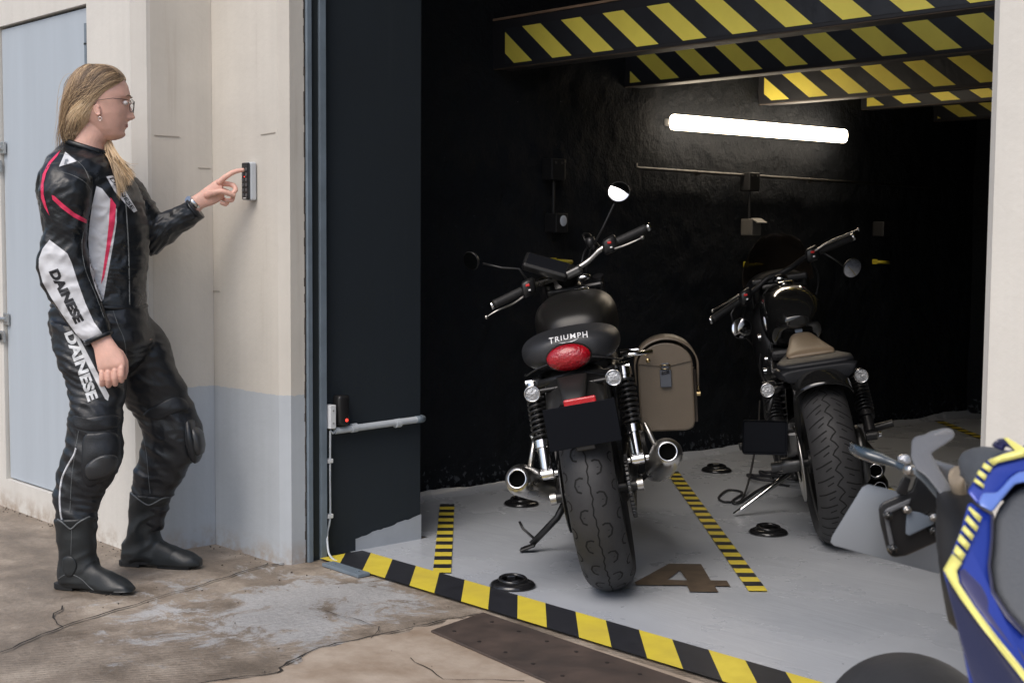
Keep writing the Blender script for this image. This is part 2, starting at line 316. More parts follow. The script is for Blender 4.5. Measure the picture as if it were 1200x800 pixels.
def ground_mat():
    m = bpy.data.materials.new('old_concrete'); m.use_nodes = True; t, b = nodes_of(m); L = t.links.new
    geo = N(t, 'ShaderNodeNewGeometry'); P_ = geo.outputs['Position']
    big = N(t, 'ShaderNodeTexNoise', i_Scale=1.1, i_Detail=9., i_Roughness=.62); L(P_, big.inputs['Vector'])
    mid = N(t, 'ShaderNodeTexNoise', i_Scale=5., i_Detail=10., i_Roughness=.7); L(P_, mid.inputs['Vector'])
    fin = N(t, 'ShaderNodeTexNoise', i_Scale=70., i_Detail=6., i_Roughness=.7); L(P_, fin.inputs['Vector'])
    c = N(t, 'ShaderNodeValToRGB'); e = c.color_ramp.elements; e[0].position = .34; e[0].color = (.155, .122, .090, 1); e[1].position = .66; e[1].color = (.40, .34, .275, 1)
    x = e.new(.5); x.color = (.26, .213, .167, 1); L(mid.outputs[0], c.inputs[0])
    # pale chalky scrapes on the apron in front of the opening
    sx = N(t, 'ShaderNodeSeparateXYZ'); L(P_, sx.inputs[0])
    d1 = N(t, 'ShaderNodeVectorMath', operation='DISTANCE'); L(P_, d1.inputs[0]); d1.inputs[1].default_value = (-3.55, 2.35, 0)
    dm = N(t, 'ShaderNodeMapRange'); dm.inputs[1].default_value = .15; dm.inputs[2].default_value = 1.0; dm.inputs[3].default_value = .16; dm.inputs[4].default_value = -.12; L(d1.outputs['Value'], dm.inputs[0])
    a1 = N(t, 'ShaderNodeMath', operation='ADD'); L(dm.outputs[0], a1.inputs[0])
    n4 = N(t, 'ShaderNodeTexNoise', i_Scale=4., i_Detail=12., i_Roughness=.78, i_Distortion=.6); L(P_, n4.inputs['Vector']); L(n4.outputs[0], a1.inputs[1])
    r4 = N(t, 'ShaderNodeMapRange'); r4.inputs[1].default_value = .565; r4.inputs[2].default_value = .635; L(a1.outputs[0], r4.inputs[0])
    mx = N(t, 'ShaderNodeMix', data_type='RGBA'); L(r4.outputs[0], mx.inputs[0]); L(c.outputs[0], mx.inputs[6]); mx.inputs[7].default_value = (.40, .395, .39, 1)
    # tone variation
    r5 = N(t, 'ShaderNodeMapRange'); r5.inputs[1].default_value = .3; r5.inputs[2].default_value = .7; r5.inputs[3].default_value = .68; r5.inputs[4].default_value = 1.25; L(big.outputs[0], r5.inputs[0])
    r6 = N(t, 'ShaderNodeMapRange'); r6.inputs[1].default_value = .25; r6.inputs[2].default_value = .75; r6.inputs[3].default_value = .8; r6.inputs[4].default_value = 1.2; L(fin.outputs[0], r6.inputs[0])
    mu = N(t, 'ShaderNodeMath', operation='MULTIPLY'); L(r5.outputs[0], mu.inputs[0]); L(r6.outputs[0], mu.inputs[1])
    sc = N(t, 'ShaderNodeVectorMath', operation='SCALE'); L(mx.outputs[2], sc.inputs[0]); L(mu.outputs[0], sc.inputs['Scale'])
    L(sc.outputs[0], b.inputs['Base Color'])
    rr = N(t, 'ShaderNodeMapRange'); rr.inputs[1].default_value = .35; rr.inputs[2].default_value = .65; rr.inputs[3].default_value = .45; rr.inputs[4].default_value = .85; L(mid.outputs[0], rr.inputs[0]); L(rr.outputs[0], b.inputs['Roughness'])
    # brushed ridges + pits
    mp = N(t, 'ShaderNodeMapping'); mp.inputs['Rotation'].default_value = (0, 0, .9); mp.inputs['Scale'].default_value = (1, 1, 1); L(P_, mp.inputs[0])
    wv = N(t, 'ShaderNodeTexWave', i_Scale=22., i_Distortion=1.5, i_Detail=2.); L(mp.outputs[0], wv.inputs['Vector'])
    h1 = N(t, 'ShaderNodeMath', operation='MULTIPLY_ADD'); h1.inputs[1].default_value = .3; L(wv.outputs['Fac'], h1.inputs[0]); L(fin.outputs[0], h1.inputs[2])
    h2 = N(t, 'ShaderNodeMath', operation='MULTIPLY_ADD'); h2.inputs[1].default_value = 2.5; L(mid.outputs[0], h2.inputs[0]); L(h1.outputs[0], h2.inputs[2])
    bp = N(t, 'ShaderNodeBump', i_Strength=1., i_Distance=.004); L(h2.outputs[0], bp.inputs['Height']); L(bp.outputs[0], b.inputs['Normal'])
    return m
M_GROUND = ground_mat()
M_PATCH = mat('newer_pinkish_concrete', (.46, .385, .31), .75, vscale=7, col2=(.28, .21, .15), bump=.003, bscale=30, detail=10)
def floor_mat():
    m = bpy.data.materials.new('grey_floor_paint'); m.use_nodes = True; t, b = nodes_of(m); L = t.links.new
    geo = N(t, 'ShaderNodeNewGeometry'); P_ = geo.outputs['Position']
    mp = N(t, 'ShaderNodeMapping'); mp.inputs['Rotation'].default_value = (0, 0, -.75); mp.inputs['Scale'].default_value = (3, 11, 1); L(P_, mp.inputs[0])
    n1 = N(t, 'ShaderNodeTexNoise', i_Scale=1., i_Detail=7., i_Roughness=.6, i_Distortion=.8); L(mp.outputs[0], n1.inputs['Vector'])
    n2 = N(t, 'ShaderNodeTexNoise', i_Scale=1.6, i_Detail=6., i_Roughness=.6); L(P_, n2.inputs['Vector'])
    n3 = N(t, 'ShaderNodeTexNoise', i_Scale=5., i_Detail=8., i_Roughness=.65); L(mp.outputs[0], n3.inputs['Vector'])
    n5 = N(t, 'ShaderNodeTexNoise', i_Scale=26., i_Detail=9., i_Roughness=.7); L(P_, n5.inputs['Vector'])
    mx = N(t, 'ShaderNodeMix', data_type='RGBA'); mx.inputs[6].default_value = (.40, .425, .465, 1); mx.inputs[7].default_value = (.48, .505, .54, 1)
    rp = N(t, 'ShaderNodeMapRange'); rp.inputs[1].default_value = .3; rp.inputs[2].default_value = .7; L(n2.outputs[0], rp.inputs[0]); L(rp.outputs[0], mx.inputs[0])
    # chips
    r3 = N(t, 'ShaderNodeMapRange'); r3.inputs[1].default_value = .69; r3.inputs[2].default_value = .72; L(n5.outputs[0], r3.inputs[0])
    m2 = N(t, 'ShaderNodeMix', data_type='RGBA'); L(r3.outputs[0], m2.inputs[0]); L(mx.outputs[2], m2.inputs[6]); m2.inputs[7].default_value = (.55, .55, .53, 1)
    L(m2.outputs[2], b.inputs['Base Color'])
    r4 = N(t, 'ShaderNodeMapRange'); r4.inputs[1].default_value = .3; r4.inputs[2].default_value = .7; r4.inputs[3].default_value = .2; r4.inputs[4].default_value = .36; L(n2.outputs[0], r4.inputs[0]); L(r4.outputs[0], b.inputs['Roughness'])
    ad = N(t, 'ShaderNodeMath', operation='MULTIPLY_ADD'); ad.inputs[1].default_value = .1; L(n3.outputs[0], ad.inputs[0]); L(n1.outputs[0], ad.inputs[2])
    bp = N(t, 'ShaderNodeBump', i_Strength=.8, i_Distance=.0026); L(ad.outputs[0], bp.inputs['Height']); L(bp.outputs[0], b.inputs['Normal'])
    b.inputs['Specular IOR Level'].default_value = .5
    return m
M_FLOOR = floor_mat()

# ================================================================== ground
tag(MB().sheet([(-30, -30), (30, -30), (30, 30), (-30, 30)], 0).build('ground', M_GROUND), kind='structure')
tag(MB().sheet([(-4.69, 3.30), (-4.69, 8.6), (2.1, 8.6), (2.1, 2.93), (-4.055, 2.93), (-4.055, 3.30)], .004).build('garage_floor', M_FLOOR), kind='structure')
def jag(a, b, n, amp, seed):
    rnd = random.Random(seed); a = Vector(a); b = Vector(b); nn = Vector((-(b-a).y, (b-a).x)).normalized()
    return [a+(b-a)*(i/n)+nn*(rnd.uniform(-amp, amp) if 0 < i < n else 0) for i in range(n+1)]
edge = jag((-3.10, 1.7), (-3.029, 1.955), 6, .012, 1)+jag((-3.029, 1.955), (-3.143, 2.17), 8, .015, 2)+jag((-3.143, 2.17), (-3.10, 2.745), 14, .02, 3)
patch = [tuple(p) for p in edge]+[(-.5, 2.745), (-.5, 1.7)]
tag(MB().sheet(patch, .0035).build('concrete_patch', M_PATCH), kind='structure')
def crack(pts, wmax, seed):
    rnd = random.Random(seed); full = []
    for a, b in zip(pts[:-1], pts[1:]): full += jag(a, b, max(3, int((Vector(b)-Vector(a)).length/.04)), .008, rnd.random())[:-1]
    full.append(Vector(pts[-1])); m = MB(); vs = []
    for i, p in enumerate(full):
        a = full[max(0, i-1)]; b = full[min(len(full)-1, i+1)]; t = (b-a).normalized(); nn = Vector((-t.y, t.x)); ww = wmax*rnd.uniform(.3, 1)*.5
        vs += [(p.x+nn.x*ww, p.y+nn.y*ww, .006), (p.x-nn.x*ww, p.y-nn.y*ww, .006)]
    m.add(vs, [(2*i, 2*i+1, 2*i+3, 2*i+2) for i in range(len(full)-1)]); return m
M_CRACK = mat('crack_dirt', (.022, .018, .015), .95)
for i, (pts, ww) in enumerate([([(-3.3, .55), (-3.683, 1.482), (-3.814, 1.726), (-4.081, 2.6)], .009), ([(-3.81, 1.72), (-3.92, 1.74), (-4.03, 1.82)], .007),
        ([tuple(p) for p in edge[::3]], .010), ([(-4.06, 2.60), (-4.05, 2.76)], .012), ([(-3.45, 2.4), (-3.2, 2.42), (-3.12, 2.33)], .004), ([(-2.9, 2.3), (-2.7, 2.25), (-2.55, 2.4)], .004)]):
    tag(crack(pts, ww, i+5).build('ground_crack', M_CRACK), kind='structure')
# drift of grit and leaf crumbs along the foot of the wall
mb = MB(); rnd = random.Random(3)
for i in range(170):
    x = rnd.uniform(-6.6, -4.0); y = (2.33 if x < -4.5 else 2.63)-abs(rnd.gauss(0, .03))-.004
    if rnd.random() < .3: x = rnd.uniform(-4.2, -2.8); y = rnd.uniform(1.9, 2.75)
    s = rnd.uniform(.001, .0038); mb.box((x, y, s*.4), (s*2, s*1.3, s), (rnd.random(), rnd.random(), rnd.random()*6), 0)
tag(mb.build('grit', mat('grit', (.09, .075, .06), .9, var=.5, vscale=40)), kind='stuff', label='loose grit and crumbs along the foot of the beige wall', cat='grit')

# ================================================================== the building
B = empty('garage_building', (-4.05, 2.7, 0), None, 'beige rendered garage building with a wide black-walled opening', 'building')
BO = (-4.05, 2.7, 0)
def bpart(mb, name, m, label=None):
    o = mb.build(name, m, B, BO)
    if label: o['label'] = label
    return o
# front wall with a hole for the steel door
mb = MB()
x0, x1, z0, z1 = -5.685, -4.868, .122, 2.005
mb.bx(-12, x0, 2.33, 2.60, 0, 4.2); mb.bx(x1, -4.53, 2.33, 2.60, 0, 4.2); mb.bx(x0, x1, 2.33, 2.60, 0, z0); mb.bx(x0, x1, 2.33, 2.60, z1, 4.2)
# rounded arris
mb.add([(-4.53, 2.33, 0), (-4.53, 2.33, 4.2), (-4.497, 2.375, 4.2), (-4.497, 2.375, 0), (-4.53, 2.6, 0), (-4.53, 2.6, 4.2), (-4.497, 2.6, 0), (-4.497, 2.6, 4.2)], [(0, 1, 2, 3), (3, 2, 7, 6), (1, 5, 7, 2), (4, 6, 7, 5)])
bpart(mb, 'front_wall', M_FAC, 'beige wall around the blue steel door')
mb = MB(); mb.bx(-4.75, -4.062, 2.635, 2.80, 0, 4.2)
mb.add([(-4.062, 2.635, 0), (-4.062, 2.635, 4.2), (-4.032, 2.665, 4.2), (-4.032, 2.665, 0), (-4.032, 2.725, 0), (-4.032, 2.725, 4.2), (-4.062, 2.725, 0), (-4.062, 2.725, 4.2)], [(0, 1, 2, 3), (3, 2, 5, 4), (4, 5, 7, 6), (1, 7, 5, 2)])
bpart(mb, 'recess_wall', M_REC, 'recessed beige wall with blue-grey painted lower part')
mb = MB(); mb.bx(-4.50, -4.4965, 2.39, 2.634, .0, 4.2); bpart(mb, 'recess_side', M_REC)
# board-joint lines scored in the render
for q in (((-4.12, 2.6335, 1.508), (.09, .002, .003), (0, -.03, 0)), ((-4.495, 2.45, 1.508), (.002, .10, .003), None), ((-4.495, 2.6, 1.40), (.002, .05, .002), None), ((-4.50, 2.6335, .95), (.1, .002, .002), None), ((-4.47, 2.6335, 1.30), (.1, .002, .002), None)):
    bpart(MB().box(*q), 'render_joint', mat('joint', (.38, .345, .30), .9))
# steel channel the gate runs in
mb = MB(); mb.bx(-4.040, -4.018, 2.728, 2.748, 0, 4.2, .002); bpart(mb, 'channel_flange', M_STEEL)
mb = MB(); mb.bx(-4.10, -4.035, 2.748, 2.785, 0, 4.2); bpart(mb, 'channel_recess', M_STEEL2)
mb = MB(); mb.bx(-4.05, -4.024, 2.785, 2.812, 0, 4.2, .002); bpart(mb, 'channel_flange', M_STEEL)
mb = MB(); rnd = random.Random(9)
for i in range(90):                                                          # crumbled mortar beside the steel
    z = i*.028; a = rnd.uniform(.002, .006); mb.box((-4.031, 2.7245+rnd.uniform(-.001, .001), z+.014), (.004, a, .030), None)
bpart(mb, 'mortar_joint', mat('mortar_dark', (.05, .042, .036), .95, bump=.003, bscale=80))
# dark jamb of the opening and its light painted foot
mb = MB(); mb.bx(-4.75, -4.052, 2.812, 3.262, 0, 4.2, .004); bpart(mb, 'jamb', M_JAMB)
mb = MB(); n = 24; rnd = random.Random(4); vs = []
for i in range(n+1):
    y = 2.955+(3.264-2.955)*i/n; vs += [(-4.0505, y, .004), (-4.0505, y, .050+.048*(i/n)+rnd.uniform(-.003, .003))]
mb.add(vs, [(2*i, 2*i+2, 2*i+3, 2*i+1) for i in range(n)])
mb.add([(-4.0505, 3.264, .004), (-4.0505, 3.264, .10), (-4.68, 3.264, .10), (-4.68, 3.264, .004)], [(0, 1, 2, 3)])
bpart(mb, 'painted_foot', M_JBASE)
def rough_wall(nu, nv, fn, amp, seed, sc=1.0):
    vs = []
    for j in range(nv+1):
        for i in range(nu+1):
            p, nn = fn(i/nu, j/nv); q = Vector(p)*sc
            h = noise.noise(q*2.2+Vector((seed, 0, 0)))*.5+noise.noise(q*7)*.3+noise.noise(q*19)*.22
            vs.append(Vector(p)+Vector(nn)*h*amp)
    return vs, [(j*(nu+1)+i, j*(nu+1)+i+1, (j+1)*(nu+1)+i+1, (j+1)*(nu+1)+i) for j in range(nv) for i in range(nu)]
mb = MB(); mb.add(*rough_wall(260, 130, lambda u, v: ((-4.70, 3.26+u*5.3, v*3.4), (1, 0, 0)), .030, 1), smooth=True)
mb.bx(-4.95, -4.73, 2.85, 8.7, 0, 3.4)
bpart(mb, 'interior_wall', M_BLK, 'rough black wall beside the parked motorcycles')
mb = MB(); mb.add(*rough_wall(200, 70, lambda u, v: ((-4.75+u*7, 8.5, v*3.4), (0, -1, 0)), .03, 2), smooth=True); mb.bx(-4.9, 2.2, 8.55, 8.7, 0, 3.4)
bpart(mb, 'back_wall', M_BLK)
mb = MB(); mb.bx(2.0, 2.2, 2.9, 8.7, 0, 3.4); bpart(mb, 'side_wall', M_BLK)
mb = MB(); mb.bx(-4.95, 2.2, 2.86, 8.7, 3.4, 3.55); bpart(mb, 'ceiling', M_CEIL)
mb = MB(); mb.bx(-4.048, -1.52, 2.79, 3.05, 3.15, 4.2); bpart(mb, 'lintel', M_JAMB)
# coved light paint where the floor meets the black wall
mb = MB(); vs = []; n = 150
for i in range(n+1):
    y = 3.25+5.2*i/n; h = .02+.018*noise.noise(Vector((y*3, 0, 0)))+.006*noise.noise(Vector((y*17, 0, 0)))+.012
    vs += [(-4.60, y, .0045), (-4.640, y, .008), (-4.668, y, h)]
mb.add(vs, [(3*i+k, 3*i+k+3, 3*i+k+4, 3*i+k+1) for i in range(n) for k in (0, 1)], smooth=True)
bpart(mb, 'wall_foot', M_FLOOR)
mb = MB(); mb.bx(-1.458, 1.5, 2.72, 3.0, 0, 4.2)
mb.add([(-1.458, 2.72, 0), (-1.458, 2.72, 4.2), (-1.483, 2.745, 4.2), (-1.483, 2.745, 0), (-1.483, 3.0, 0), (-1.483, 3.0, 4.2), (-1.458, 3.0, 0), (-1.458, 3.0, 4.2)], [(0, 1, 2, 3), (3, 2, 5, 4), (4, 5, 7, 6)])
bpart(mb, 'pillar', M_PIL, 'pale rendered pillar at the far side of the opening')
# the steel door
dr = MB().bx(x0+.006, x1-.006, 2.345, 2.365, z0+.006, z1-.010, .002).build('door', M_DOOR, B, BO)
MB().bx(x0, x1, 2.37, 2.40, z0, z1).build('door_reveal', mat('door_gap', (.012, .012, .014), .9), B, BO)
for z in (1.86, .45):
    m = MB(); m.cyl((x1-.018, 2.338, z-.075), (x1-.018, 2.338, z-.003), .009); m.cyl((x1-.018, 2.338, z+.003), (x1-.018, 2.338, z+.075), .009); m.cyl((x1-.018, 2.338, z-.003), (x1-.018, 2.338, z+.003), .011, mi=1)
    m.bx(x1-.016, x1-.003, 2.340, 2.346, z-.075, z+.075); m.build('hinge', [M_STEEL, M_STEEL2], dr, Vector((0, 0, 0))).parent = dr
for o in dr.children: o.data.transform(Matrix.Translation(-Vector(BO)))
M_GALV = mat('galvanised', (.45, .45, .44), .4, .8, var=.25, vscale=30)
for z, sgn in ((1.51, 1), (.80, 1)):
    m = MB(); xx = x0+.012
    m.cyl((xx-.16, 2.325, z), (xx+.03, 2.325, z), .009, mi=0); m.box((xx+.012, 2.334, z), (.04, .012, .05), None, .003); m.box((xx-.06, 2.332, z), (.02, .02, .03), None, .003, mi=1)
    m.box((xx-.02, 2.326, z-.075), (.05, .012, .05), None, .003, mi=0); m.tube(arc((xx-.02, 2.316, z-.075), .012, 0, 2*PI, 12, 'xz')[:-1], .003, closed=True, mi=1)
    m.build('bolt', [M_GALV, M_STEEL2], dr, BO)

# ================================================================== hazard-striped beams
def stripes(x0, x1, za, zb, y, phase, period=.2615, duty=.48, slant=.2):
    """yellow/black parallelograms on the plane y, between heights za<zb; returns MB with slots 0 yellow 1 black"""
    m = MB(); k = int((x0-slant-phase)//period)-1
    H = zb-za
    def clip(poly):
        out = poly
        for sgn, lim in ((1, x0), (-1, x1)):
            res = []
            for i in range(len(out)):
                a, b = out[i], out[(i+1) % len(out)]
                ia, ib = sgn*a[0] >= sgn*lim, sgn*b[0] >= sgn*lim
                if ia: res.append(a)
                if ia != ib:
                    t = (lim-a[0])/(b[0]-a[0]); res.append((lim, a[1]+(b[1]-a[1])*t))
            out = res
            if not out: return out
        return out
    while phase+k*period < x1+slant:
        xa = phase+k*period
        for a, b, mi in ((xa, xa+period*duty, 0), (xa+period*duty, xa+period, 1)):
            q = clip([(a, zb), (b, zb), (b+slant, za), (a+slant, za)])
            if len(q) > 2: m.add([(p[0], y, p[1]) for p in q], [tuple(range(len(q)))], mi)
        k += 1
    return m
beams = [(4.20, 1.915, 2.098, -4.62, 'nearest black and yellow striped beam across the garage ceiling', -4.50),
         (5.07, 1.905, 2.09, -4.66, 'second black and yellow striped ceiling beam, dimly lit, just behind the nearest', -4.40),
         (6.15, 1.895, 2.07, -4.66, 'third striped ceiling beam, lit warm by the tube light', -4.55),
         (7.15, 1.935, 2.09, -4.66, 'fourth striped ceiling beam, short piece seen beyond the lit one', -4.60),
         (7.95, 1.915, 2.07, -4.66, 'farthest striped ceiling beam at the back of the garage', -4.45)]
for y, za, zb, xs, lab, ph in beams:
    e_ = empty('ceiling_beam', (-1.3, y, za), None, lab, 'beam', 'striped beams under the garage ceiling'); off = (-1.3, y, za)
    MB().bx(-4.72, 2.0, y, y+.12, za, zb+.03, .003).build('timber', M_BEAM, e_, off)
    MB().bx(-4.70, 2.0, y+.001, y+.02, za-.003, za-.0005).build('lower_edge', M_WOODEDGE2, e_, off)
    MB().bx(-4.70, 2.0, y-.006, y+.03, zb+.030, zb+.040).build('edge_strip', M_WOODEDGE, e_, off)
    stripes(xs, 1.9, za+.015, zb-.012, y-.0025, ph-.01, slant=.195, period=.245).build('hazard_stripes', [M_YEL2, M_BTAPE2], e_, off)
    if y > 4.2:
        MB().bx(-4.64, 2.0, y+.02, y+.10, zb+.03, 3.398).build('packing', M_BEAM, e_, off)

# ================================================================== tube light, conduits, hooks, switches on the interior wall
o = empty('tube_light', (-4.64, 6.18, 1.76), None, 'lit white tube light on the rough black garage wall', 'light'); off = (-4.64, 6.18, 1.76)
mb = MB(); prof = []
mb.loft([((-4.60, 5.335, 1.742), (.032, 0, 0), (0, 0, .039)), ((-4.60, 6.82, 1.754), (.032, 0, 0), (0, 0, .039))], 24, e=2.6)
mb.build('diffuser', mat('tube_glow', (.9, .9, .85), .4, emit=((1., .84, .64), 11.)), o, off)
mb = MB(); mb.bx(-4.69, -4.625, 5.36, 6.80, 1.730, 1.765, .004)
mb.build('housing', mat('lamp_housing', (.3, .3, .3), .5), o, off)
M_COND = mat('dark_conduit', (.06, .055, .05), .45, var=.3, vscale=20)
o = tag(MB().tube([(-4.655, 5.113, 1.53), (-4.655, 5.113, 1.510), (-4.655, 5.13, 1.506), (-4.655, 7.9, 1.492)], .009, 10).box((-4.66, 5.6, 1.50), (.02, .03, .03)).box((-4.66, 6.6, 1.495), (.02, .03, .03)).build('conduit', M_COND), 'thin dark conduit running along the black wall under the tube light', 'conduit')
M_BOXD = mat('black_wall_box', (.016, .016, .017), .5)
def wall_box(y, z, hh, lab, gauge=False):
    o = empty('junction_box', (-4.66, y, z), None, lab, 'junction box'); off = (-4.66, y, z)
    MB().bx(-4.68, -4.61, y-.045, y+.045, z-.05, z+.05, .006).build('case', M_BOXD, o, off)
    MB().cyl((-4.645, y, z-.05), (-4.645, y, z-hh), .007).build('cable', M_BOXD, o, off)
    for yy in (y-.02, y+.02): MB().cyl((-4.61, yy, z+.03), (-4.606, yy, z+.03), .006).build('screw', M_COND, o, off)
wall_box(4.534, 1.475, .21, 'black junction box high on the wall left of the round mirror')
wall_box(6.02, 1.467, .21, 'black junction box on the wall below the tube light')
def socket(y, z, lab, light):
    o = empty('wall_socket', (-4.66, y, z), None, lab, 'socket'); off = (-4.66, y, z)
    MB().bx(-4.68, -4.60, y-.04, y+.04, z-.045, z+.045, .006).build('case', M_BOXD if light != 2 else mat('grey_box', (.14, .13, .115), .5), o, off)
    if light == 1: MB().ell((-4.598, y+.005, z+.01), (.006, .022, .026)).build('cover_disc', mat('grey_disc', (.62, .66, .72), .35), o, off)
    elif light == 2: MB().box((-4.585, y, z+.035), (.05, .085, .006), (0, .5, 0), .001).build('flap', mat('grey_flap', (.22, .21, .19), .4), o, off)
socket(4.55, 1.226, 'dark wall socket with a pale round cover above the left handlebar grip', 1)
socket(6.03, 1.222, 'grey wall socket with raised flap behind the dark windscreen', 2)
socket(7.31, 1.225, 'small dim wall socket near the far corner', 0)
M_HOOK = mat('yellow_hook', (.55, .45, .03), .5, var=.05)
for yy, zz, lab in ((4.56, 1.046, 'yellow wall hook just above the handlebar clamp of the front motorcycle'), (6.03, 1.02, 'yellow wall hook seen through the dark windscreen'), (7.29, 1.026, 'yellow wall hook on the black wall right of the rear motorcycle')):
    o = empty('wall_hook', (-4.66, yy, zz), None, lab, 'hook', 'yellow wall hooks'); off = (-4.66, yy, zz)
    MB().bx(-4.68, -4.645, yy-.012, yy+.0, zz-.014, zz+.016, .003).build('plate', M_HOOK, o, off)
    MB().tube([(-4.65, yy-.006, zz), (-4.625, yy+.012, zz), (-4.62, yy+.075, zz-.004)], .010, 10).build('arm', M_HOOK, o, off)

# ================================================================== jamb equipment
o = empty('electric_box', (-4.05, 2.83, .52), None, 'small white electrical box on the dark jamb', 'junction box'); off = (-4.05, 2.83, .52)
MB().bx(-4.05, -4.012, 2.817, 2.843, .47, .555, .003).build('case', M_WHITEP, o, off)

for zz in (.49, .535): MB().cyl((-4.012, 2.83, zz), (-4.010, 2.83, zz), .003).build('screw', M_GALV, o, off)
o = empty('sensor', (-4.05, 2.875, .53), None, 'black gate sensor with a red lamp on the dark jamb', 'sensor'); off = (-4.05, 2.875, .53)
MB().loft([((-4.03, 2.877, z), (.022, 0, 0), (0, .026*s, 0)) for z, s in ((.478, .7), (.49, .9), (.54, 1), (.575, 1), (.585, .85))], 20, e=4).build('case', M_BLKP, o, off)
MB().ell((-4.008, 2.886, .497), (.004, .006, .006)).build('lamp', mat('red_led', (.6, .02, .02), .3, emit=((1, .05, .03), 1.2)), o, off)
M_TUBE = mat('light_grey_conduit', (.50, .54, .58), .35, var=.05)
o = empty('wall_conduit', (-4.03, 2.85, .46), None, 'light grey plastic pipe clipped across the dark jamb', 'pipe'); off = (-4.03, 2.85, .46)
MB().cyl((-4.033, 2.852, .459), (-4.033, 3.235, .468), .0125).build('tube', M_TUBE, o, off)
MB().tube([(-4.033, 3.222, .468), (-4.034, 3.245, .468), (-4.042, 3.262, .468), (-4.065, 3.268, .468)], .0138, 12).build('elbow', M_STEEL, o, off)
for yy in (2.935, 3.135): MB().cyl((-4.033, yy-.012, .462), (-4.033, yy+.012, .463), .0165).bx(-4.052, -4.033, yy-.012, yy+.012, .452, .472).build('clip', M_TUBE, o, off)
o = empty('cable', (-4.04, 2.83, .3), None, 'thin white cable running down the edge of the jamb', 'cable'); off = (-4.04, 2.83, .3)
MB().tube(spline([(-4.03, 2.853, .462), (-4.03, 2.842, .452), (-4.03, 2.830, .460), (-4.03, 2.829, .44), (-4.035, 2.831, .3), (-4.035, 2.831, .15), (-4.03, 2.815, .09), (-4.0, 2.80, .03), (-3.97, 2.80, .010), (-3.95, 2.80, .008)]), .004, 8).build('wire', M_TUBE, o, off)
for z in (.352, .152): MB().bx(-4.052, -4.028, 2.817, 2.842, z-.008, z+.008, .003).build('clip', M_WHITEP, o, off)
tag(MB().box((-3.83, 2.752, .008), (.22, .05, .012), (0, 0, -.02), .002).cyl((-3.90, 2.752, .013), (-3.90, 2.752, .017), .007).cyl((-3.76, 2.752, .013), (-3.76, 2.752, .017), .007).build('floor_bracket', M_STEEL), 'flat grey steel strip on the concrete beside the dark jamb', 'bracket')
# keypad on the recessed wall
o = empty('keypad', (-4.20, 2.63, 1.345), None, 'black-faced access keypad with a grey case on the beige wall', 'keypad'); off = (-4.20, 2.63, 1.345)
MB().bx(-4.236, -4.190, 2.606, 2.632, 1.278, 1.412, .006).build('case', mat('keypad_grey', (.50, .53, .56), .45), o, off)
MB().bx(-4.235, -4.191, 2.596, 2.6065, 1.280, 1.410, .005).build('face', mat('keypad_black', (.02, .021, .023), .25), o, off)
mk = mat('keypad_key', (.10, .10, .105), .4); mw = mat('keypad_mark', (.5, .5, .5), .5)
for r in range(6):
    for c in range(2):
        MB().cyl((-4.2235+c*.021, 2.5965, 1.386-r*.018), (-4.2235+c*.021, 2.5945, 1.386-r*.018), .0062, n=14).build('key', mk, o, off)
MB().bx(-4.2235, -4.2025, 2.5945, 2.5961, 1.284, 1.288).build('mark', mw, o, off)
MB().cyl((-4.213, 2.5965, 1.3605), (-4.213, 2.5942, 1.3605), .002).build('led', mat('red_led2', (.6, .02, .02), .3, emit=((1, .05, .03), 1.)), o, off)

# ================================================================== floor markings and fittings
def floor_stripes():
    m = stripes(-4.02, -1.52, 2.775, 2.962, 0, -3.705, period=.2615, duty=.49, slant=.20)
    # stripes() works in x/height: lay it flat and taper its left end along the jamb
    m.v = [(x, z if not (x < -3.97) else z, .010+.0) for x, y, z in m.v]; return m
tag(floor_stripes().build('threshold_tape', [M_YEL, M_BTAPE]), 'wide black and yellow hazard tape along the garage threshold', 'floor tape')
MB_edge = MB(); vs = []; n = 80
for i in range(n+1):
    x = -4.05+2.53*i/n; vs += [(x, 2.967+.006*noise.noise(Vector((x*9, 0, 0))), .0075), (x, 2.945, .0075)]
def bay(a, b, wd, lab):
    a = Vector(a); b = Vector(b); t = (b-a).normalized(); n_ = Vector((t.y, -t.x)); m = MB(); Ln = (b-a).length; per = .122; k = int(Ln/per)
    for i in range(k):
        for s0, s1, mi in ((0, .52, 0), (.52, 1, 1)):
            p = a+t*(i+s0)*per; q = a+t*(i+s1)*per
            m.add([(p.x-n_.x*wd/2, p.y-n_.y*wd/2, .009), (p.x+n_.x*wd/2, p.y+n_.y*wd/2, .009), (q.x+n_.x*wd/2, q.y+n_.y*wd/2, .009), (q.x-n_.x*wd/2, q.y-n_.y*wd/2, .009)], [(0, 1, 2, 3)], mi)
    return tag(m.build('bay_line', [M_YEL, M_BTAPE]), lab, 'floor tape', 'striped parking bay lines')
bay((-3.575, 2.972), (-4.57, 3.83), .062, 'leftmost striped bay line, beside the dark jamb')
bay((-2.707, 3.594), (-4.45, 5.18), .062, 'striped bay line between the two parked motorcycles')
bay((-2.10, 4.25), (-4.30, 6.35), .062, 'striped bay line right of the rear motorcycle')
bay((-1.55, 5.3), (-4.60, 7.95), .062, 'farthest striped bay line near the pillar')
four = [(-3.051, 3.375), (-3.150, 3.662), (-3.072, 3.745), (-2.900, 3.588), (-2.862, 3.626), (-2.806, 3.575), (-2.843, 3.538), (-2.785, 3.487), (-2.850, 3.420), (-2.909, 3.475), (-3.024, 3.350)]
hole = [(-3.000, 3.482), (-3.062, 3.618), (-2.952, 3.528)]
b = bmesh.new(); vo = [b.verts.new((x, y, .0085)) for x, y in four]; vh = [b.verts.new((x, y, .0085)) for x, y in hole]
